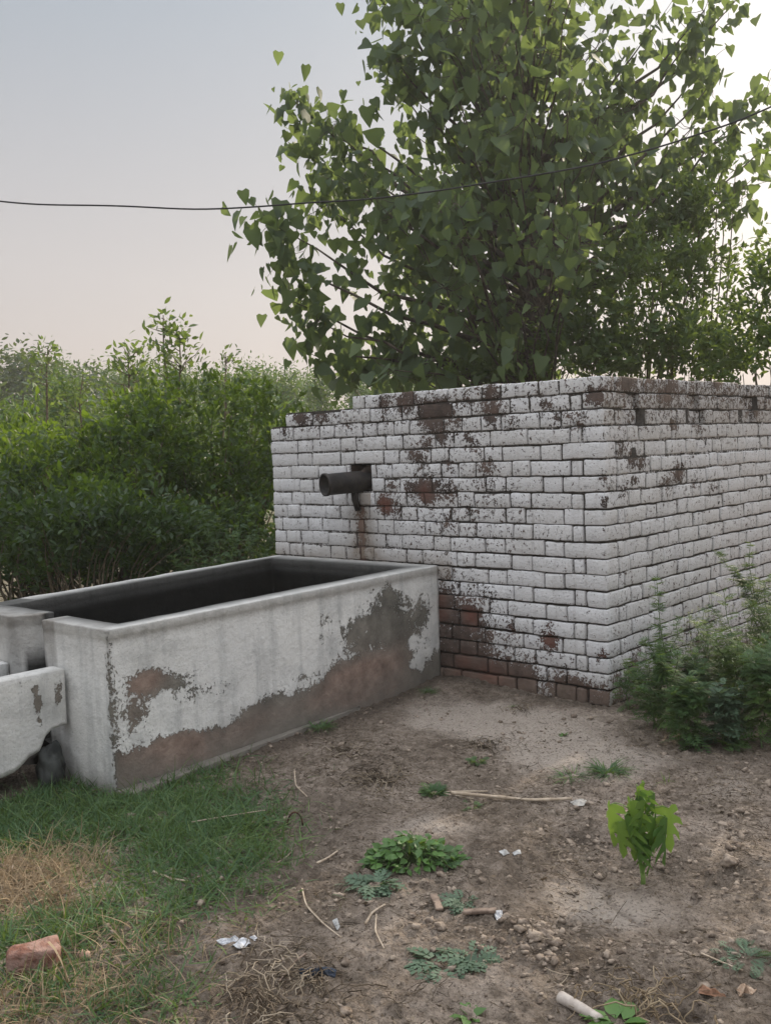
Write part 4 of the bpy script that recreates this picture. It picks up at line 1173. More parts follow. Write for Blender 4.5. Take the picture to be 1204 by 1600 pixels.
# ------------------------------------------------------------------ ground cover
gg = np.random.default_rng(21)
def inside_building(x, y): return (x > -WL - .02) & (x < .02) & (y > -.02) & (y < WD)
def inside_tank(x, y):
    return ((x < -.89 + (y + 2.15) * -.055) & (x > -2.36) & (y > -2.17) & (y < 0)) | ((x < -1.19) & (x > -1.8) & (y <= -2.1))
def scatter(n, dens):
    """random ground points weighted by dens(px,py,x,y) in the seen yard"""
    res = []
    tot = 0
    while tot < n:
        x = gg.uniform(-2.0, 2.6, 20000); y = gg.uniform(-3.7, .9, 20000)
        P = np.stack([x, y, 0 * x], 1); px, py = project(P)
        d = dens(px, py, x, y)
        d = np.where(inside_building(x, y) | inside_tank(x, y), 0, d)
        k = gg.random(20000) < d
        q = np.stack([x[k], y[k]], 1); res.append(q); tot += len(q)
        if len(res) > 400: break
    q = np.concatenate(res)[:n]
    return np.column_stack([q, gz(q[:, 0], q[:, 1])])
def el(px, py, cx, cy, rx, ry, p=2.0):
    return np.exp(-((np.abs(px - cx) / rx) ** p + (np.abs(py - cy) / ry) ** p))
def patchy(x, y, sc, lo=-.1, k=4, sd=0.0):
    # cheap smooth value field
    a = np.sin(x * sc * 1.3 + sd) * np.cos(y * sc * 1.1 - sd) + .6 * np.sin(x * sc * 2.7 + y * sc * 1.9 + sd * 2) + .4 * np.cos(x * sc * 5.1 - y * sc * 4.3 + sd)
    return np.clip((a * .5 - lo) * k, 0, 1)
def grass_d(px, py, x, y):
    d = np.clip(el(px, py, 130, 1245, 190, 62, 3) + el(px, py, 310, 1310, 120, 60, 3) * .9 + el(px, py, -20, 1280, 160, 70, 3) + el(px, py, 95, 1195, 95, 35) * .8, 0, 1)
    d2 = (el(px, py, 190, 1440, 110, 65, 3) * .55 + el(px, py, 30, 1470, 120, 50, 3) * .65 + el(px, py, 160, 1570, 150, 45, 3) * .38 + el(px, py, 60, 1545, 120, 40) * .5) * (.35 + .65 * patchy(x, y, 9, -.15))
    d3 = el(px, py, 310, 1400, 90, 30) * .25
    d = d * (.35 + .65 * patchy(x, y, 12, -.35, 3, 2.0))
    return np.clip(d + d2 * .75 + d3, 0, 1) * (1 - .8 * el(px, py, 45, 1390, 75, 45, 3)) * (1 - .9 * el(px, py, 15, 1570, 40, 20))
def lay_blades(name, n, dens, mat, smin, smax, tm, lean=.9, rb=(2, 3)):
    P = scatter(n, dens); m_ = len(P)
    b = MB(); d = np.stack([gg.normal(0, lean, m_), gg.normal(0, lean, m_), np.abs(gg.normal(.75, .35, m_))], 1)
    leaves(b, tm, P - [0, 0, .004], d, gg.normal(0, .6, (m_, 3)) + [0, 0, 1], gg.uniform(smin, smax, m_) * gg.uniform(.6, 1.3, m_), rnd=gg.beta(*rb, m_))
    return b
b = lay_blades('g', 27000, grass_d, m_grass, .028, .075, T_BLADE, .8)
P = scatter(9000, grass_d); m_ = len(P)
leaves(b, T_BLADE2, P, np.stack([gg.normal(0, 1, m_), gg.normal(0, 1, m_), np.abs(gg.normal(.3, .3, m_))], 1), gg.normal(0, .5, (m_, 3)) + [0, 0, 1], gg.uniform(.04, .11, m_), rnd=gg.beta(2.5, 1.6, m_))
o = b.build('green_grass', m_grass, smooth=False); tag(o, 'patch of creeping green grass around the foot of the low trough and tank corner', 'grass', kind='stuff')
def dead_d(px, py, x, y):
    return np.clip(el(px, py, 45, 1385, 80, 45, 3) * 1.0 + el(px, py, 110, 1350, 60, 25) * .5 + el(px, py, 120, 1560, 120, 38) * .42 + el(px, py, 200, 1480, 130, 40) * .12 + el(px, py, 0, 1590, 60, 25) * .4, 0, 1)
b = lay_blades('d', 7500, dead_d, m_straw2, .03, .085, T_BLADE2, 1.1)
o = b.build('dead_grass', m_straw2, smooth=False); tag(o, 'bleached dead grass mat beside the green grass at left', 'dead grass', kind='stuff')
# straw bits, twigs, leaf litter
def litter_d(px, py, x, y):
    base = .13 + .45 * patchy(x, y, 6, -.05, 3, 1.0) * (py > 1150)
    base = base + .8 * el(px, py, 590, 1222, 60, 16) + .5 * el(px, py, 540, 1165, 50, 14) + .6 * el(px, py, 760, 1168, 45, 12) + .5 * el(px, py, 700, 1255, 90, 10) + 1.0 * el(px, py, 440, 1530, 100, 60, 3) \
        + .6 * el(px, py, 400, 1590, 120, 30) + .8 * el(px, py, 1020, 1570, 130, 35, 3) + .5 * el(px, py, 850, 1230, 60, 25) + .45 * el(px, py, 1080, 1240, 120, 30) + .6 * el(px, py, 900, 1310, 60, 20) + .35 * el(px, py, 480, 1200, 80, 20) + .5 * el(px, py, 330, 1370, 90, 14)
    calm = 1 - .85 * np.clip(el(px, py, 760, 1120, 150, 35) + el(px, py, 980, 1410, 75, 35) + el(px, py, 690, 1285, 70, 18) + el(px, py, 860, 1190, 70, 16), 0, 1)
    return np.clip(base * calm, 0, 1) * (py > 1085)
def strawtmpl(n=4, bendy=.25, wd=.02):
    t = np.linspace(0, 1, n); V = []; F = []
    for i in range(n):
        x0 = bendy * math.sin(t[i] * 2.4)
        for (dx, dz) in ((-wd, 0), (wd, 0), (0, wd * 1.4)): V.append((x0 + dx, t[i], dz + .03))
    for i in range(n - 1):
        for q in range(3):
            r = (q + 1) % 3; F.append((3 * i + q, 3 * i + r, 3 * i + 3 + r, 3 * i + 3 + q))
    return (np.array(V, float), F)
b = MB()
for (n, tm, s0, s1) in ((9000, strawtmpl(4, .22, .026), .006, .028), (5200, strawtmpl(4, .3, .022), .012, .05), (2600, strawtmpl(5, -.3, .014), .025, .08), (900, strawtmpl(3, .02, .035), .01, .03)):
    P = scatter(n, litter_d); m_ = len(P)
    leaves(b, tm, P + [0, 0, .001], np.stack([gg.normal(0, 1, m_), gg.normal(0, 1, m_), gg.normal(.06, .16, m_)], 1), gg.normal(0, .25, (m_, 3)) + [0, 0, 1], gg.uniform(s0, s1, m_), rnd=gg.beta(1.1, 1.5, m_))
P = scatter(6500, lambda px, py, x, y: litter_d(px, py, x, y)); m_ = len(P)
leaves(b, T_LEAF4, P + [0, 0, .003], np.stack([gg.normal(0, 1, m_), gg.normal(0, 1, m_), gg.normal(.1, .3, m_)], 1), gg.normal(0, .5, (m_, 3)) + [0, 0, 1], gg.uniform(.005, .020, m_), rnd=gg.beta(1.2, 3, m_), curl=.6)
o = b.build('straw_litter', m_straw, smooth=False); tag(o, 'loose straw, twigs and crumbled leaves scattered over the bare soil', 'litter', kind='stuff')
# clods
def clod_d(px, py, x, y):
    d = .06 + .9 * el(px, py, 850, 1470, 70, 28) + .7 * el(px, py, 900, 1320, 55, 22) + .4 * el(px, py, 1080, 1470, 110, 30) + .3 * el(px, py, 1150, 1280, 70, 60) + .25 * el(px, py, 700, 1440, 100, 40) + .35 * el(px, py, 960, 1520, 130, 30) + .3 * el(px, py, 1130, 1360, 60, 40) + .4 * el(px, py, 1000, 1350, 70, 12)
    return np.clip(d * (1 - .8 * np.clip(el(px, py, 760, 1120, 150, 35) + el(px, py, 960, 1405, 60, 22), 0, 1)), 0, 1) * (py > 1085)
bm = bmesh.new(); bmesh.ops.create_icosphere(bm, subdivisions=2, radius=1.0)
icoV = np.array([v.co[:] for v in bm.verts]); icoF = [tuple(v.index for v in f.verts) for f in bm.faces]; bm.free()
b = MB()
for var in range(5):
    mult = np.array([1 + .55 * mn.noise(Vector(v) * 1.4 + Vector((var * 5, 0, 0))) + .55 * mn.noise(Vector(v) * 3.2 + Vector((0, var * 5, 0))) for v in icoV])
    T = (icoV * mult[:, None] * [1, .85, .6], icoF)
    P = scatter(1500, clod_d); m_ = len(P)
    sz = np.clip(gg.exponential(.0030, m_) + .0014, 0, .016)
    leaves(b, T, P + np.array([0, 0, .15]) * sz[:, None], gg.normal(0, 1, (m_, 3)) * [1, 1, .2], gg.normal(0, .3, (m_, 3)) + [0, 0, 1], sz)
o = b.build('soil_lumps', m_clod, smooth=False); tag(o, 'crumbs and lumps of dry brown soil strewn over the yard', 'soil', kind='stuff')

# single items on the ground --------------------------------------
def mesh_thing(mb, name, mat, at, label, cat, group=None, smooth=True):
    o = mb.build(name, mat, loc=at, smooth=smooth); return tag(o, label, cat, group)
def stick(name, pts_px, r, mat, label, cat, lift=.008, seed=0, sides=7, nodes=False, group=None):
    p = np.array([gp(x_, y_, lift) for x_, y_ in pts_px])
    if len(p) > 2:
        t = np.linspace(0, len(p) - 1, 16); p = np.stack([np.interp(t, np.arange(len(p)), p[:, q]) for q in range(3)], 1)
        for _ in range(2): p[1:-1] = (p[:-2] + 2 * p[1:-1] + p[2:]) / 4
    b = MB(); rad = np.linspace(r, r * .75, len(p))
    if nodes: rad = rad * (1 + .35 * (np.arange(len(p)) % 5 == 2))
    tube(b, p, rad, sides, rnd=.6)
    return mesh_thing(b, name, mat, p[0], label, cat, group)
m_cane = simple('dry_cane', (.30, .235, .17), (.46, .38, .29), 30, .7, .001)
m_wood = simple('weathered_wood', (.12, .085, .065), (.24, .18, .14), 40, .85, .002)
m_pale = simple('bleached_wood', (.36, .31, .27), (.50, .45, .40), 30, .7, .001)
stick('dry_cane', [(705, 1244), (760, 1249), (830, 1256), (893, 1253)], .0065, m_cane, 'long pale dry cane lying across the sandy soil in the middle', 'cane', nodes=True, lift=.012)
stick('dry_cane', [(762, 1240), (700, 1240), (690, 1243), (740, 1252)], .003, m_cane, 'thin dry stalk crossing the thick end of the long pale cane', 'cane')
stick('dry_stalk', [(472, 1393), (478, 1420), (505, 1448), (533, 1470)], .0024, m_cane, 'thin curved dry stalk on the soil left of the silver-green weeds', 'stalk')
stick('dry_stalk', [(588, 1434), (586, 1460), (600, 1487)], .0026, m_cane, 'short curved stalk below the silver-green weeds in the middle', 'stalk')
stick('dry_stalk', [(571, 1448), (582, 1430), (601, 1418)], .004, m_cane, 'forked pale twig lying just under the silver-green weeds', 'stalk')
stick('dry_stalk', [(495, 1353), (512, 1345), (527, 1334)], .004, m_cane, 'short pale twig on the dark soil left of the leafy weed mound', 'stalk')
stick('dry_stalk', [(434, 1352), (448, 1343), (459, 1331)], .003, m_cane, 'small pale twig by the right edge of the green grass', 'stalk')
stick('dry_stalk', [(460, 1210), (462, 1236), (480, 1253)], .0026, m_cane, 'upright bent straw in front of the tank side', 'stalk', lift=.02)
stick('dry_stalk', [(300, 1296), (350, 1287), (415, 1277)], .0024, m_cane, 'long thin straw lying over the green grass tip', 'stalk', lift=.025)
stick('dry_stalk', [(240, 1366), (268, 1378), (294, 1381)], .004, m_cane, 'curved straw stem lying below the green grass', 'stalk')
stick('dry_stalk', [(1095, 1495), (1130, 1510), (1160, 1522)], .0028, m_cane, 'straight straw lying at the lower right', 'stalk')
stick('dry_twig', [(478, 1495), (460, 1508), (432, 1545)], .003, m_wood, 'dark branching twig above the blue cloth scrap', 'twig')
stick('dead_branch', [(876, 1568), (905, 1584), (937, 1603)], .0145, m_pale, 'thick pale cut stick end at the bottom right', 'stick', lift=.014, sides=14)
# wood chip, brick chip
def chip(pa, pb_, wd, th, mat, name, label, cat):
    a = gp(*pa, .006); b_ = gp(*pb_, .008); d = norm(b_ - a); ln = np.linalg.norm(b_ - a); s_ = norm(np.cross([0, 0, 1.0], d))
    mb = MB(); rbox(mb, a - s_ * wd / 2, d, s_, (ln, wd, th), min(.003, th * .4), .002, None); mb.a = {}
    o = mesh_thing(mb, name, mat, a, label, cat); flip_fix(o); return o
chip((677, 1404), (687, 1428), .022, .008, m_wood, 'wood_chip', 'flat brown chip of wood standing askew on the soil', 'wood chip')
chip((723, 1432), (775, 1430), .020, .010, m_wood, 'bark_strip', 'dark strip of bark with a white scrap at its end', 'bark')
m_redstone = simple('broken_brick', (.15, .07, .05), (.27, .18, .15), 22, .95, .02, .1, 30)
# broken brick in the grass
FBK = norm(CF * [1, 1, 0])
c = gp(55, 1520)
mb = MB(); rbox(mb, c + CR * [1, 1, 0] * -.062 + FBK * -.03 + [0, 0, -.012], norm(CR * [1, 1, 0] + FBK * .25), norm(FBK - CR * [1, 1, 0] * .25), (.125, .08, .072), .010, .011); mb.a = {}
o = mesh_thing(mb, 'broken_brick', m_redstone, c, 'broken reddish brick half sunk in the grass at the lower left', 'brick', smooth=False)
c = gp(132, 1497); mb = MB(); rock(mb, c + [0, 0, .008], .016, (1.5, .9, .8), 3, 3, .2)
mesh_thing(mb, 'pebble', simple('pink_pebble', (.30, .19, .14), (.40, .27, .2), 20, .8, .001), c, 'small smooth pinkish pebble right of the broken brick', 'pebble')
for i, (px, py, r, lab) in enumerate([(1130, 1292, .016, 'rough pale stone on the soil right of the sapling'), (1050, 1240, .012, 'small stone on the soil above and right of the sapling'),
                                      (688, 1452, .014, 'squarish lump of earth below the wood chip'), (645, 1432, .010, 'small grey pebble below the silver-green weeds'),
                                      (1140, 1350, .022, 'earth lump at the rim of the sapling basin'), (835, 1467, .018, 'largest soil lump of the crumbled heap at centre right'), (855, 1462, .013, 'second soil lump right beside the largest one'), (950, 1130, .008, 'tiny pale stone at the foot of the brick corner'),
                                      (318, 1180, .0, '')]):
    if r == 0: continue
    c = gp(px, py); mb = MB(); rock(mb, c + [0, 0, r * .35], r, (1.15, 1, .7), 11 + i, 3, .6, box=.3)
    mesh_thing(mb, 'soil_clod' if i in (2, 4, 5, 6) else 'pebble', m_clod, c, lab, 'clod' if i in (2, 4, 5, 6) else 'stone', smooth=False)
# scraps of foil, plastic, paper
def scrap(outline, seed, amp, mat, name, label, cat, lift=.012, th=.0012):
    P = np.array([gp(x_, y_, 0) for x_, y_ in outline]); c = P.mean(0)
    n = 10; V = [c + [0, 0, lift]]; rings = 5; m_ = len(P) * 3
    # resample the outline
    t = np.linspace(0, len(P), m_, endpoint=False); Pc = np.concatenate([P, P[:1]])
    O = np.stack([np.interp(t, np.arange(len(Pc)), Pc[:, q]) for q in range(3)], 1)
    for r in range(1, rings + 1):
        f = r / rings; ringp = c + (O - c) * f
        for k in range(m_):
            v = ringp[k].copy(); v[2] += lift * (1 - .6 * f) + amp * mn.noise(Vector(v) * 55 + Vector((seed, 0, 0))) + .5 * amp * mn.noise(Vector(v) * 140 + Vector((seed, 0, 0)))
            V.append(v)
    F = [(0, 1 + k, 1 + (k + 1) % m_) for k in range(m_)]
    for r in range(rings - 1):
        for k in range(m_):
            a = 1 + r * m_; F.append((a + k, a + m_ + k, a + m_ + (k + 1) % m_, a + (k + 1) % m_))
    V = np.array(V); nv = len(V)
    V2 = np.concatenate([V, V - [0, 0, th]]); F2 = F + [tuple(i + nv for i in f[::-1]) for f in F]
    a = 1 + (rings - 1) * m_
    F2 += [(a + k, a + nv + k, a + nv + (k + 1) % m_, a + (k + 1) % m_) for k in range(m_)]
    mb = MB(); mb.add(V2, F2)
    o = mesh_thing(mb, name, mat, c, label, cat); flip_fix(o)
    md = o.data.polygons; md.foreach_set('use_smooth', np.zeros(len(md), bool)); return o
m_foil = simple('foil', (.32, .33, .35), (.56, .57, .60), 60, .35, .001, .6); 
m_plastic = simple('white_plastic', (.30, .30, .30), (.42, .42, .41), 40, .5, .001)
m_cloth = simple('blue_black_cloth', (.012, .016, .024), (.035, .045, .065), 70, .95, .003)
scrap([(338, 1475), (360, 1468), (382, 1467), (398, 1466), (402, 1469), (388, 1479), (370, 1484), (352, 1479)], 1, .012, m_foil, 'foil_wrapper', 'crumpled silver wrapper lying on bare soil right of the thin grass', 'wrapper')
scrap([(519, 1442), (527, 1438), (531, 1450), (527, 1457)], 2, .004, m_plastic, 'plastic_scrap', 'small grey-white plastic scrap beside the curved dry stalk', 'litter')
scrap([(770, 1427), (784, 1425), (786, 1436), (776, 1442)], 3, .008, m_foil, 'foil_scrap', 'shiny white foil scrap at the end of the bark strip', 'litter')
scrap([(779, 1333), (790, 1329), (796, 1335), (786, 1339)], 4, .006, m_plastic, 'paper_scrap', 'tiny white paper scrap right of the leafy weed mound', 'litter')
scrap([(800, 1335), (812, 1330), (814, 1336), (803, 1340)], 5, .004, m_plastic, 'paper_scrap', 'tiny white paper scrap left of the sapling basin', 'litter')
scrap([(465, 1519), (487, 1522), (510, 1516), (526, 1521), (524, 1531), (500, 1530), (486, 1534), (470, 1531)], 6, .018, m_cloth, 'cloth_scrap', 'dark blue torn cloth scrap in the dry straw at bottom centre', 'cloth', lift=.014)
scrap([(890, 1255), (905, 1250), (917, 1252), (912, 1261), (897, 1262)], 7, .006, simple('translucent_plastic', (.26, .25, .23), (.36, .34, .31), 40, .45, .001), 'plastic_scrap', 'crumpled clear plastic scrap at the right end of the long cane', 'litter')
m_dead = simple('dead_leaf', (.26, .17, .11), (.42, .32, .24), 60, .8, .001)
scrap([(1148, 1546), (1160, 1540), (1170, 1547), (1182, 1548), (1175, 1556), (1162, 1556), (1156, 1561)], 8, .010, m_dead, 'dead_leaf', 'pale pinkish dead leaf at the lower right', 'leaf')
scrap([(1085, 1550), (1100, 1545), (1125, 1552), (1135, 1563), (1110, 1562)], 9, .010, simple('brown_leaf', (.14, .07, .04), (.24, .13, .08), 60, .8, .001), 'dead_leaf', 'curled russet dead leaf left of the pale one at lower right', 'leaf')
# dead leaf draped on the brick
c = gp(55, 1520); mb = MB()
lp = [c + np.array([.02, .03, .075]), c + np.array([.05, .03, .07]), c + np.array([.085, .02, .04]), c + np.array([.12, .01, .01])]
leaves(mb, T_BLADE2, np.array([lp[0]]), np.array([[.9, -.1, .05]]), np.array([[0, 0, 1.0]]), .14, rnd=np.array([.7]))
mesh_thing(mb, 'dry_leaf_blade', m_straw2, lp[0], 'bleached grass blade draped over the broken brick', 'leaf')
# rusty wire arch
a = gp(449, 1291); b_ = gp(473, 1290); t = np.linspace(0, math.pi, 14)
pts = np.array([(a + b_) / 2 + (b_ - a) / 2 * -math.cos(v) * 1.0 + np.array([0, 0, 1]) * math.sin(v) * .048 for v in t]); mb = MB(); tube(mb, pts, .003, 6)
mesh_thing(mb, 'wire_loop', simple('rust', (.04, .022, .016), (.09, .045, .03), 60, .9, .002), a, 'small rusty wire arch sticking out of the soil right of the grass', 'wire')
# clump of dead roots and vines bottom right and centre
def tangle(name, cx, cy, rw, n, label, cat, mat, seed, hgt=.04, ln=.10, r=.0022):
    g = np.random.default_rng(seed); c = gp(cx, cy); mb = MB()
    for k in range(n):
        s0 = c + g.normal(0, rw, 3) * [1, 1, 0] + [0, 0, .003]; a = g.uniform(0, 6.28); l_ = ln * g.uniform(.5, 1.4)
        e_ = s0 + np.array([math.cos(a) * l_, math.sin(a) * l_, 0]); e_[2] = gz(e_[0], e_[1])[0] + .003
        s0[2] = gz(s0[0], s0[1])[0] + .003
        p = curve(s0, e_, 9, -hgt * g.uniform(.2, 1), ln * .05, seed * 7 + k); tube(mb, p, np.linspace(r, r * .5, 9) * g.uniform(.6, 1.3), 5, cap=False, rnd=g.random())
    return mesh_thing(mb, name, mat, c, label, cat)
tangle('dry_root_tangle', 1010, 1578, .05, 34, 'looping tangle of dry vines over a hole at the bottom right', 'dry vines', m_straw2, 1, .05, .11)
tangle('dry_root_tangle', 445, 1535, .07, 60, 'wide tangle of dry stems around the blue cloth scrap', 'dry stems', m_straw, 2, .03, .11, .0018)
tangle('dry_root_tangle', 405, 1590, .04, 40, 'spiky dead grass clump at the bottom edge left of centre', 'dry clump', m_straw, 3, .05, .09, .0018)
tangle('dry_root_tangle', 590, 1222, .05, 60, 'flattened brown dead clump on the sand in front of the tank', 'dry clump', m_straw, 4, .03, .10, .0018)
tangle('dry_root_tangle', 757, 1166, .04, 30, 'small brown dead tuft on pale sand in front of the brick wall', 'dry clump', m_straw, 5, .02, .08, .0015)
tangle('dry_root_tangle', 810, 1112, .035, 24, 'small dry tuft near the foot of the brick wall', 'dry clump', m_straw, 6, .03, .06, .0014)
tangle('dry_root_tangle', 540, 1170, .05, 26, 'scatter of broken straw close to the tank side', 'dry clump', m_straw, 7, .01, .08, .0022)

# ---- small weeds
def rosette(name, label, px, py, n, size, tmpl, mat, seed, up=.35, spread=.02, rows=1, cat='weed', hgt=.0, group=None):
    g = np.random.default_rng(seed); c = gp(px, py); t = thing(name, c, label, cat, group)
    a = g.uniform(0, 6.28, n); u = up * g.uniform(.3, 1.6, n)
    P = c + np.stack([np.cos(a) * spread * g.random(n), np.sin(a) * spread * g.random(n), g.uniform(0, hgt + .004, n)], 1)
    Dd = np.stack([np.cos(a), np.sin(a), u], 1)
    mb = MB(); leaves(mb, tmpl, P, Dd, np.tile([0, 0, 1.0], (n, 1)) + g.normal(0, .25, (n, 3)), size * g.uniform(.55, 1.15, n), rnd=g.beta(2, 2, n), curl=.35)
    mb.build('leaves', mat, t, smooth=False); return t
def bushy(name, label, px, py, rx, ry, hgt, n, size, tmpl, mat, seed, cat='weed'):
    g = np.random.default_rng(seed); c = gp(px, py); t = thing(name, c, label, cat)
    mb = MB(); sm = MB(); P = []; Dd = []
    for k in range(n):
        a = g.uniform(0, 6.28); r = math.sqrt(g.random()); e_ = c + np.array([math.cos(a) * r * rx, math.sin(a) * r * ry, 0]) @ np.eye(3)
        e_ = c + CR * [1, 1, 0] * math.cos(a) * r * rx + CF * [1, 1, 0] * math.sin(a) * r * ry
        e_[2] = gz(e_[0], e_[1])[0] + hgt * (1 - r * r * .75) * g.uniform(.35, 1.05)
        s0 = c + (e_ - c) * .3; s0[2] = gz(s0[0], s0[1])[0]
        tube(sm, curve(s0, e_, 4, -.01, .002, seed + k), [.0014, .0012, .001, .0008], 4, cap=False)
        P.append(e_); dd = (e_ - c) * [1, 1, 0]; Dd.append(norm(dd) * .8 + g.normal(0, .35, 3) + [0, 0, .2])
    P = np.array(P); Dd = np.array(Dd)
    leaves(mb, tmpl, P, Dd, g.normal(0, .35, (n, 3)) + [0, 0, 1] - CF * .3, size * g.uniform(.6, 1.25, n), rnd=g.beta(2, 2, n), curl=.3)
    sm.build('stems', m_stem, t); mb.build('leaves', mat, t, smooth=False); return t
V_, F_ = T_ELL; T_ROUND = (V_ * [1.7, 1, 1], F_)
bushy('leafy_weed', 'mound of bright broad-leaved weed in the middle of the bare yard', 645, 1345, .145, .07, .085, 330, .030, T_ROUND, m_mallow, 41)
bushy('leafy_weed', 'darker trailing right end of the broad-leaved weed mound', 698, 1352, .06, .04, .03, 90, .02, T_ROUND, m_weed, 42)
rosette('silver_weed', 'silver-green lobed weed just below the left side of the leafy mound', 585, 1385, 30, .085, T_PINN2, m_silver, 43, .5, .02)
rosette('silver_weed', 'tiny grey rosette left of the upper silver-green weed', 552, 1383, 12, .045, T_PINN2, m_silver, 44, .35)
rosette('silver_weed', 'small grey-green rosette under the wood chip on its right', 722, 1410, 22, .055, T_PINN2, m_silver, 45, .5, .02)
rosette('silver_weed', 'large grey-green lobed weed low in the centre', 690, 1508, 34, .085, T_PINN2, m_silver, 46, .35, .05)
rosette('silver_weed', 'grey-green lobed weed touching the large one on its right', 735, 1500, 22, .075, T_PINN2, m_silver, 47, .35, .04)
rosette('silver_weed', 'fading grey weed in the litter at the lower right edge', 1165, 1500, 45, .045, T_PINN, m_silver, 48, .5, .06)
rosette('small_weed', 'tiny green tuft on the sand before the brick wall', 745, 1192, 40, .035, T_PINN, m_weed, 49, .8, .03)
rosette('small_weed', 'little green tuft at the left end of the long cane', 678, 1240, 60, .045, T_PINN, m_weed, 50, .9, .03)
rosette('small_weed', 'faint green tuft under the long cane', 735, 1262, 30, .035, T_PINN, m_weed, 51, .5, .04)
rosette('grass_tuft', 'dark green grass tuft above the sapling', 950, 1208, 130, .085, T_BLADE, m_weed, 52, 1.0, .05, cat='grass tuft')
rosette('grass_tuft', 'small faded grass tuft left of the dark green one above the sapling', 893, 1215, 80, .06, T_BLADE, m_grass, 53, .8, .06, cat='grass tuft')
rosette('small_weed', 'tiny two-leaved sprout on the sand left of the brick corner foot', 880, 1150, 12, .028, T_ROUND, m_mallow, 54, .8, .01)
rosette('grass_tuft', 'yellow-green blades on the soil right of the dark green tuft', 1040, 1222, 14, .05, T_BLADE, m_weed_y, 55, 1.0, .02, cat='grass tuft')
rosette('small_weed', 'bright green broad leaves at the bottom edge beside the pale stick', 965, 1600, 14, .06, T_ROUND, m_mallow, 56, .5, .03)
rosette('small_weed', 'bright green sprout at the bottom edge in the centre', 733, 1592, 16, .035, T_ROUND, m_mallow, 57, .6, .02)
rosette('grass_tuft', 'dark grass tuft against the foot of the tank side', 500, 1138, 120, .06, T_BLADE, m_grass, 58, .9, .05, cat='grass tuft')
rosette('grass_tuft', 'grass tuft in the angle between tank and brick wall', 668, 1082, 90, .05, T_BLADE, m_grass, 59, .9, .05, cat='grass tuft')
rosette('small_weed', 'small green sprig beside the dry tuft at the wall foot', 800, 1105, 20, .035, T_BLADE, m_weed, 60, 1.0, .01)

# ---- tall weeds along the right wall
wd_spec = [  # px,py(base), height, template, size, mat, leaves, branches, flowers, lean, label
    (1050, 1150, .68, T_PALM, .10, m_weed, 40, 10, 0, (-.06, .0), 'tall hemp-like weed with fingered leaves in front of the brick corner'),
    (1020, 1135, .30, T_PINN, .11, m_weed, 26, 8, 0, (-.02, 0), 'short dark ferny weed hugging the brick corner'),
    (1030, 1110, .34, T_PALM, .075, m_weed, 24, 6, 0, (.0, 0), 'low hemp-like weed behind the tall one by the corner'),
    (1075, 1165, .30, T_PINN, .13, m_weed, 34, 10, 0, (.02, -.03), 'bushy ferny weed at the front edge of the weed patch'),
    (1165, 1140, .60, T_PINN, .12, m_weed_y, 34, 14, 160, (-.09, 0), 'yellow-flowered bushy weed leaning left near the right edge'),
    (1190, 1165, .44, T_PINN, .13, m_weed, 34, 12, 60, (.02, 0), 'thick ferny weed at the right picture edge'),
    (1130, 1165, .26, T_PINN2, .12, m_silver, 30, 8, 0, (0, 0), 'blue-green low weed in front of the flowering one'),
    (1110, 1090, .42, T_PINN, .10, m_weed, 26, 8, 30, (-.03, 0), 'slender weed against the side wall between hemp and flowering weed'),
    (1180, 1060, .72, T_PALM, .10, m_weed, 40, 8, 0, (-.02, 0), 'tallest hemp-like weed against the side wall at the right'),
    (1205, 1100, .58, T_PINN, .12, m_weed_y, 30, 12, 140, (-.03, 0), 'flowering weed cut by the right picture edge'),
    (980, 1108, .20, T_PINN, .08, m_weed, 18, 5, 0, (0, 0), 'small feathery sprig at the very foot of the brick corner'),
    (1140, 1110, .34, T_PINN, .12, m_weed, 28, 9, 0, (0, 0), 'dense dark weed in the middle of the weed patch'),
    (1085, 1105, .26, T_PINN, .12, m_weed, 28, 9, 0, (0, 0), 'dark low weed shading the wall foot behind the tall hemp-like one'),
    (1230, 1150, .5, T_PINN, .13, m_weed, 30, 12, 40, (0, 0), 'weed just outside the right edge of the patch')]
for i, (px, py, h, tm, sz, mt, nl, br, fl, lean, lb) in enumerate(wd_spec):
    stem_weed('tall_weed', lb, gp(px, py), h, lean, tm, sz, mt, nl, 200 + i, br, fl, r0=.004)
# undergrowth below them
rosette('low_weed', 'low tangled greenery at the front of the weed patch', 1120, 1160, 60, .075, T_PINN, m_weed, 71, .8, .14)
rosette('low_weed', 'low tangled greenery in the right part of the weed patch', 1185, 1150, 60, .075, T_PINN, m_weed, 72, .8, .16)

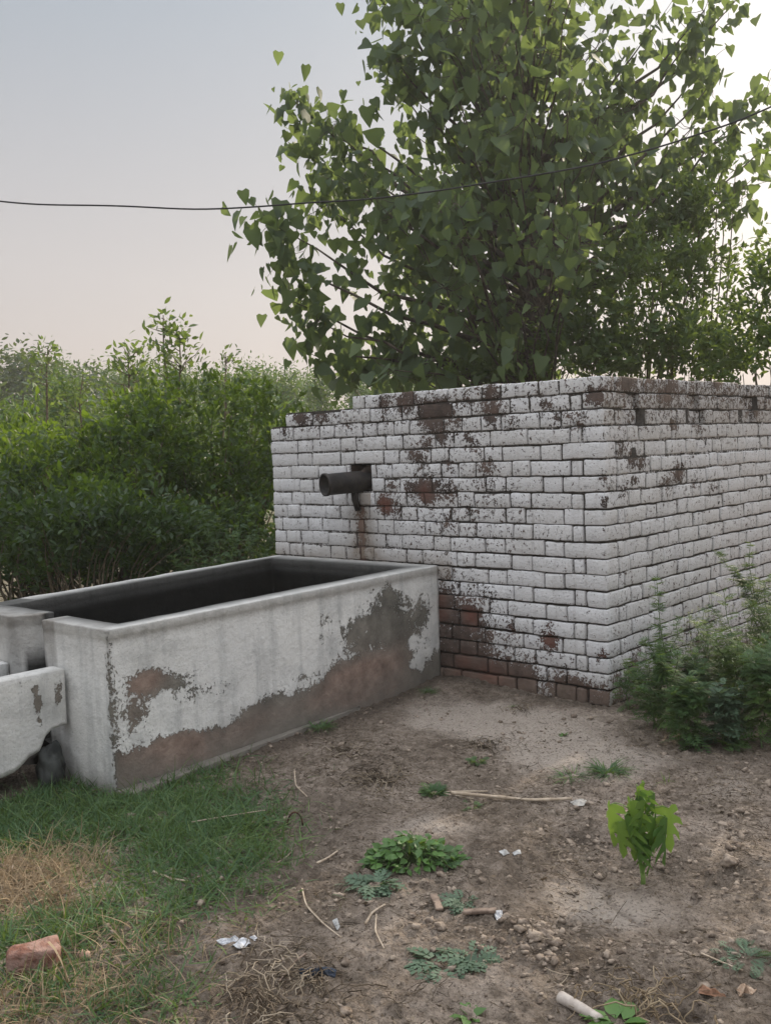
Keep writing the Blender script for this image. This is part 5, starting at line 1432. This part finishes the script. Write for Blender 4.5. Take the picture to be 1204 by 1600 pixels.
# ---- the wilting sapling
def lobed(nl=5):
    # one half outline with deep lobes, mirrored
    half = [(0, 0), (.10, -.06), (.26, -.04), (.34, .10), (.13, .15), (.38, .28), (.47, .46), (.22, .36), (.10, .36), (.30, .60), (.34, .80), (.15, .60), (.07, .58), (.13, .82), (0, 1.0)]
    V = [(0, y_, .0) for y_ in (0, .2, .4, .6, .8)]
    rr = [(x_, y_, .06 * x_) for x_, y_ in half[1:-1]]; ll = [(-x_, y_, .06 * x_) for x_, y_ in half[1:-1]]
    V = [(0, 0, 0), (0, .18, -.02), (0, .38, -.03), (0, .58, -.02), (0, 1, 0)]
    nR = len(V); V += rr; nL = len(V); V += ll
    def side(o, flip):
        f = [(0, o, o + 1, 1), (1, o + 1, o + 2, o + 3), (1, o + 3, o + 4 - 0, 2)]
        f = [(0, o, o + 1), (0, o + 1, o + 3), (o + 1, o + 2, o + 3), (0, o + 3, 1), (1, o + 3, o + 6), (o + 3, o + 4, o + 6), (o + 4, o + 5, o + 6), (1, o + 6, o + 7), (1, o + 7, 2), (2, o + 7, o + 10), (o + 7, o + 8, o + 10), (o + 8, o + 9, o + 10), (2, o + 10, o + 11), (2, o + 11, 3), (3, o + 11, o + 12), (3, o + 12, 4)]
        return [t[::-1] for t in f] if flip else f
    F = side(nR, False) + side(nL, True)
    return (np.array(V, float), F)
T_LOB = lobed()
def fold(T, k):
    V, F = T; V = V.copy(); V[:, 2] += k * np.abs(V[:, 0]); return (V, F)
sb_ = gp(1004, 1381)
sap = thing('papaya_sapling', sb_, 'wilting bright green sapling with drooping lobed leaves in a watered basin', 'sapling')
sm = MB(); top = sb_ + np.array([-.012, .0, .262])
c = curve(sb_ - [0, 0, .02], top, 8, 0, .003, 5); tube(sm, c, np.linspace(.0075, .004, 8), 8)
g = np.random.default_rng(77)
RT = CR * [1, 1, 0]; FT = norm(CF * [1, 1, 0])
leafspec = [  # side offset, toward camera, attach height, tip drop, length
    (-.115, .00, .225, .150, 1), (-.075, .05, .205, .16, 1), (.095, .02, .215, .155, 1), (.065, .05, .17, .14, 1), (-.04, .055, .14, .12, 1), (.0, .06, .25, .15, 1),
    (.03, -.02, .24, .14, 1), (-.035, -.04, .22, .13, 1), (.045, .02, .26, .11, 1), (-.01, .03, .27, .10, 1), (.07, -.04, .16, .12, 1), (-.06, -.02, .15, .12, 1), (.015, .045, .14, .115, 1), (-.02, .02, .282, .07, 1), (.015, .0, .285, .07, 1), (-.09, .03, .18, .13, 1), (.085, .035, .19, .13, 1), (.03, .06, .2, .13, 1), (-.03, .03, .18, .14, 1), (.02, .05, .11, .10, 1), (-.05, .04, .245, .13, 1)]
for i, (sx, fc, hz, ln, _) in enumerate(leafspec):
    s0 = np.array([np.interp(min(hz - .03, .26), c[:, 2] - sb_[2], c[:, q]) for q in range(3)])
    e_ = sb_ + RT * sx * .8 - FT * fc * .8 + [0, 0, hz + .015]
    pts = curve(s0, e_, 6, -.012, 0, i); pts[1:-1, 2] += .006
    tube(sm, pts, [.0022, .002, .0018, .0016, .0015, .0014], 5)
    k = MB(); dwn = RT * sx * .18 - FT * fc * .3 + [0, 0, -.13] + g.normal(0, .012, 3)
    nr = -FT * g.uniform(.1, .9) + RT * (np.sign(sx + .001) * 1.0 + g.normal(0, .5)) + g.normal(0, .3, 3) + [0, 0, .3]
    leaves(k, fold((T_LOB[0] * [1.0, 1, 1], T_LOB[1]), -.75), np.array([pts[-1]]), np.array([dwn]), np.array([nr]), ln * .84, rnd=np.array([g.choice([.15, .4, .7, 1.0, 1.15])]), curl=g.uniform(.15, .4))
    k.build('leaf', m_sap, sap, smooth=False)
sm.build('stem', simple('sapling_stem', (.12, .20, .05), (.2, .3, .09), 30, .5, .001), sap)
# ------------------------------------------------------------------ hazy air
hz = D.materials.new('hazy_air'); hz.use_nodes = True
t_ = hz.node_tree; t_.nodes.clear(); ho = t_.nodes.new('ShaderNodeOutputMaterial'); pv_ = t_.nodes.new('ShaderNodeVolumePrincipled')
pv_.inputs['Color'].default_value = (.93, .93, .93, 1); pv_.inputs['Density'].default_value = HAZE; pv_.inputs['Anisotropy'].default_value = .35
t_.links.new(pv_.outputs[0], ho.inputs['Volume'])
mb = MB(); solid(mb, (-60, -14, -1.6), (16, 70, 14)); o = mb.build('haze', hz, smooth=False); tag(o, kind='stuff')
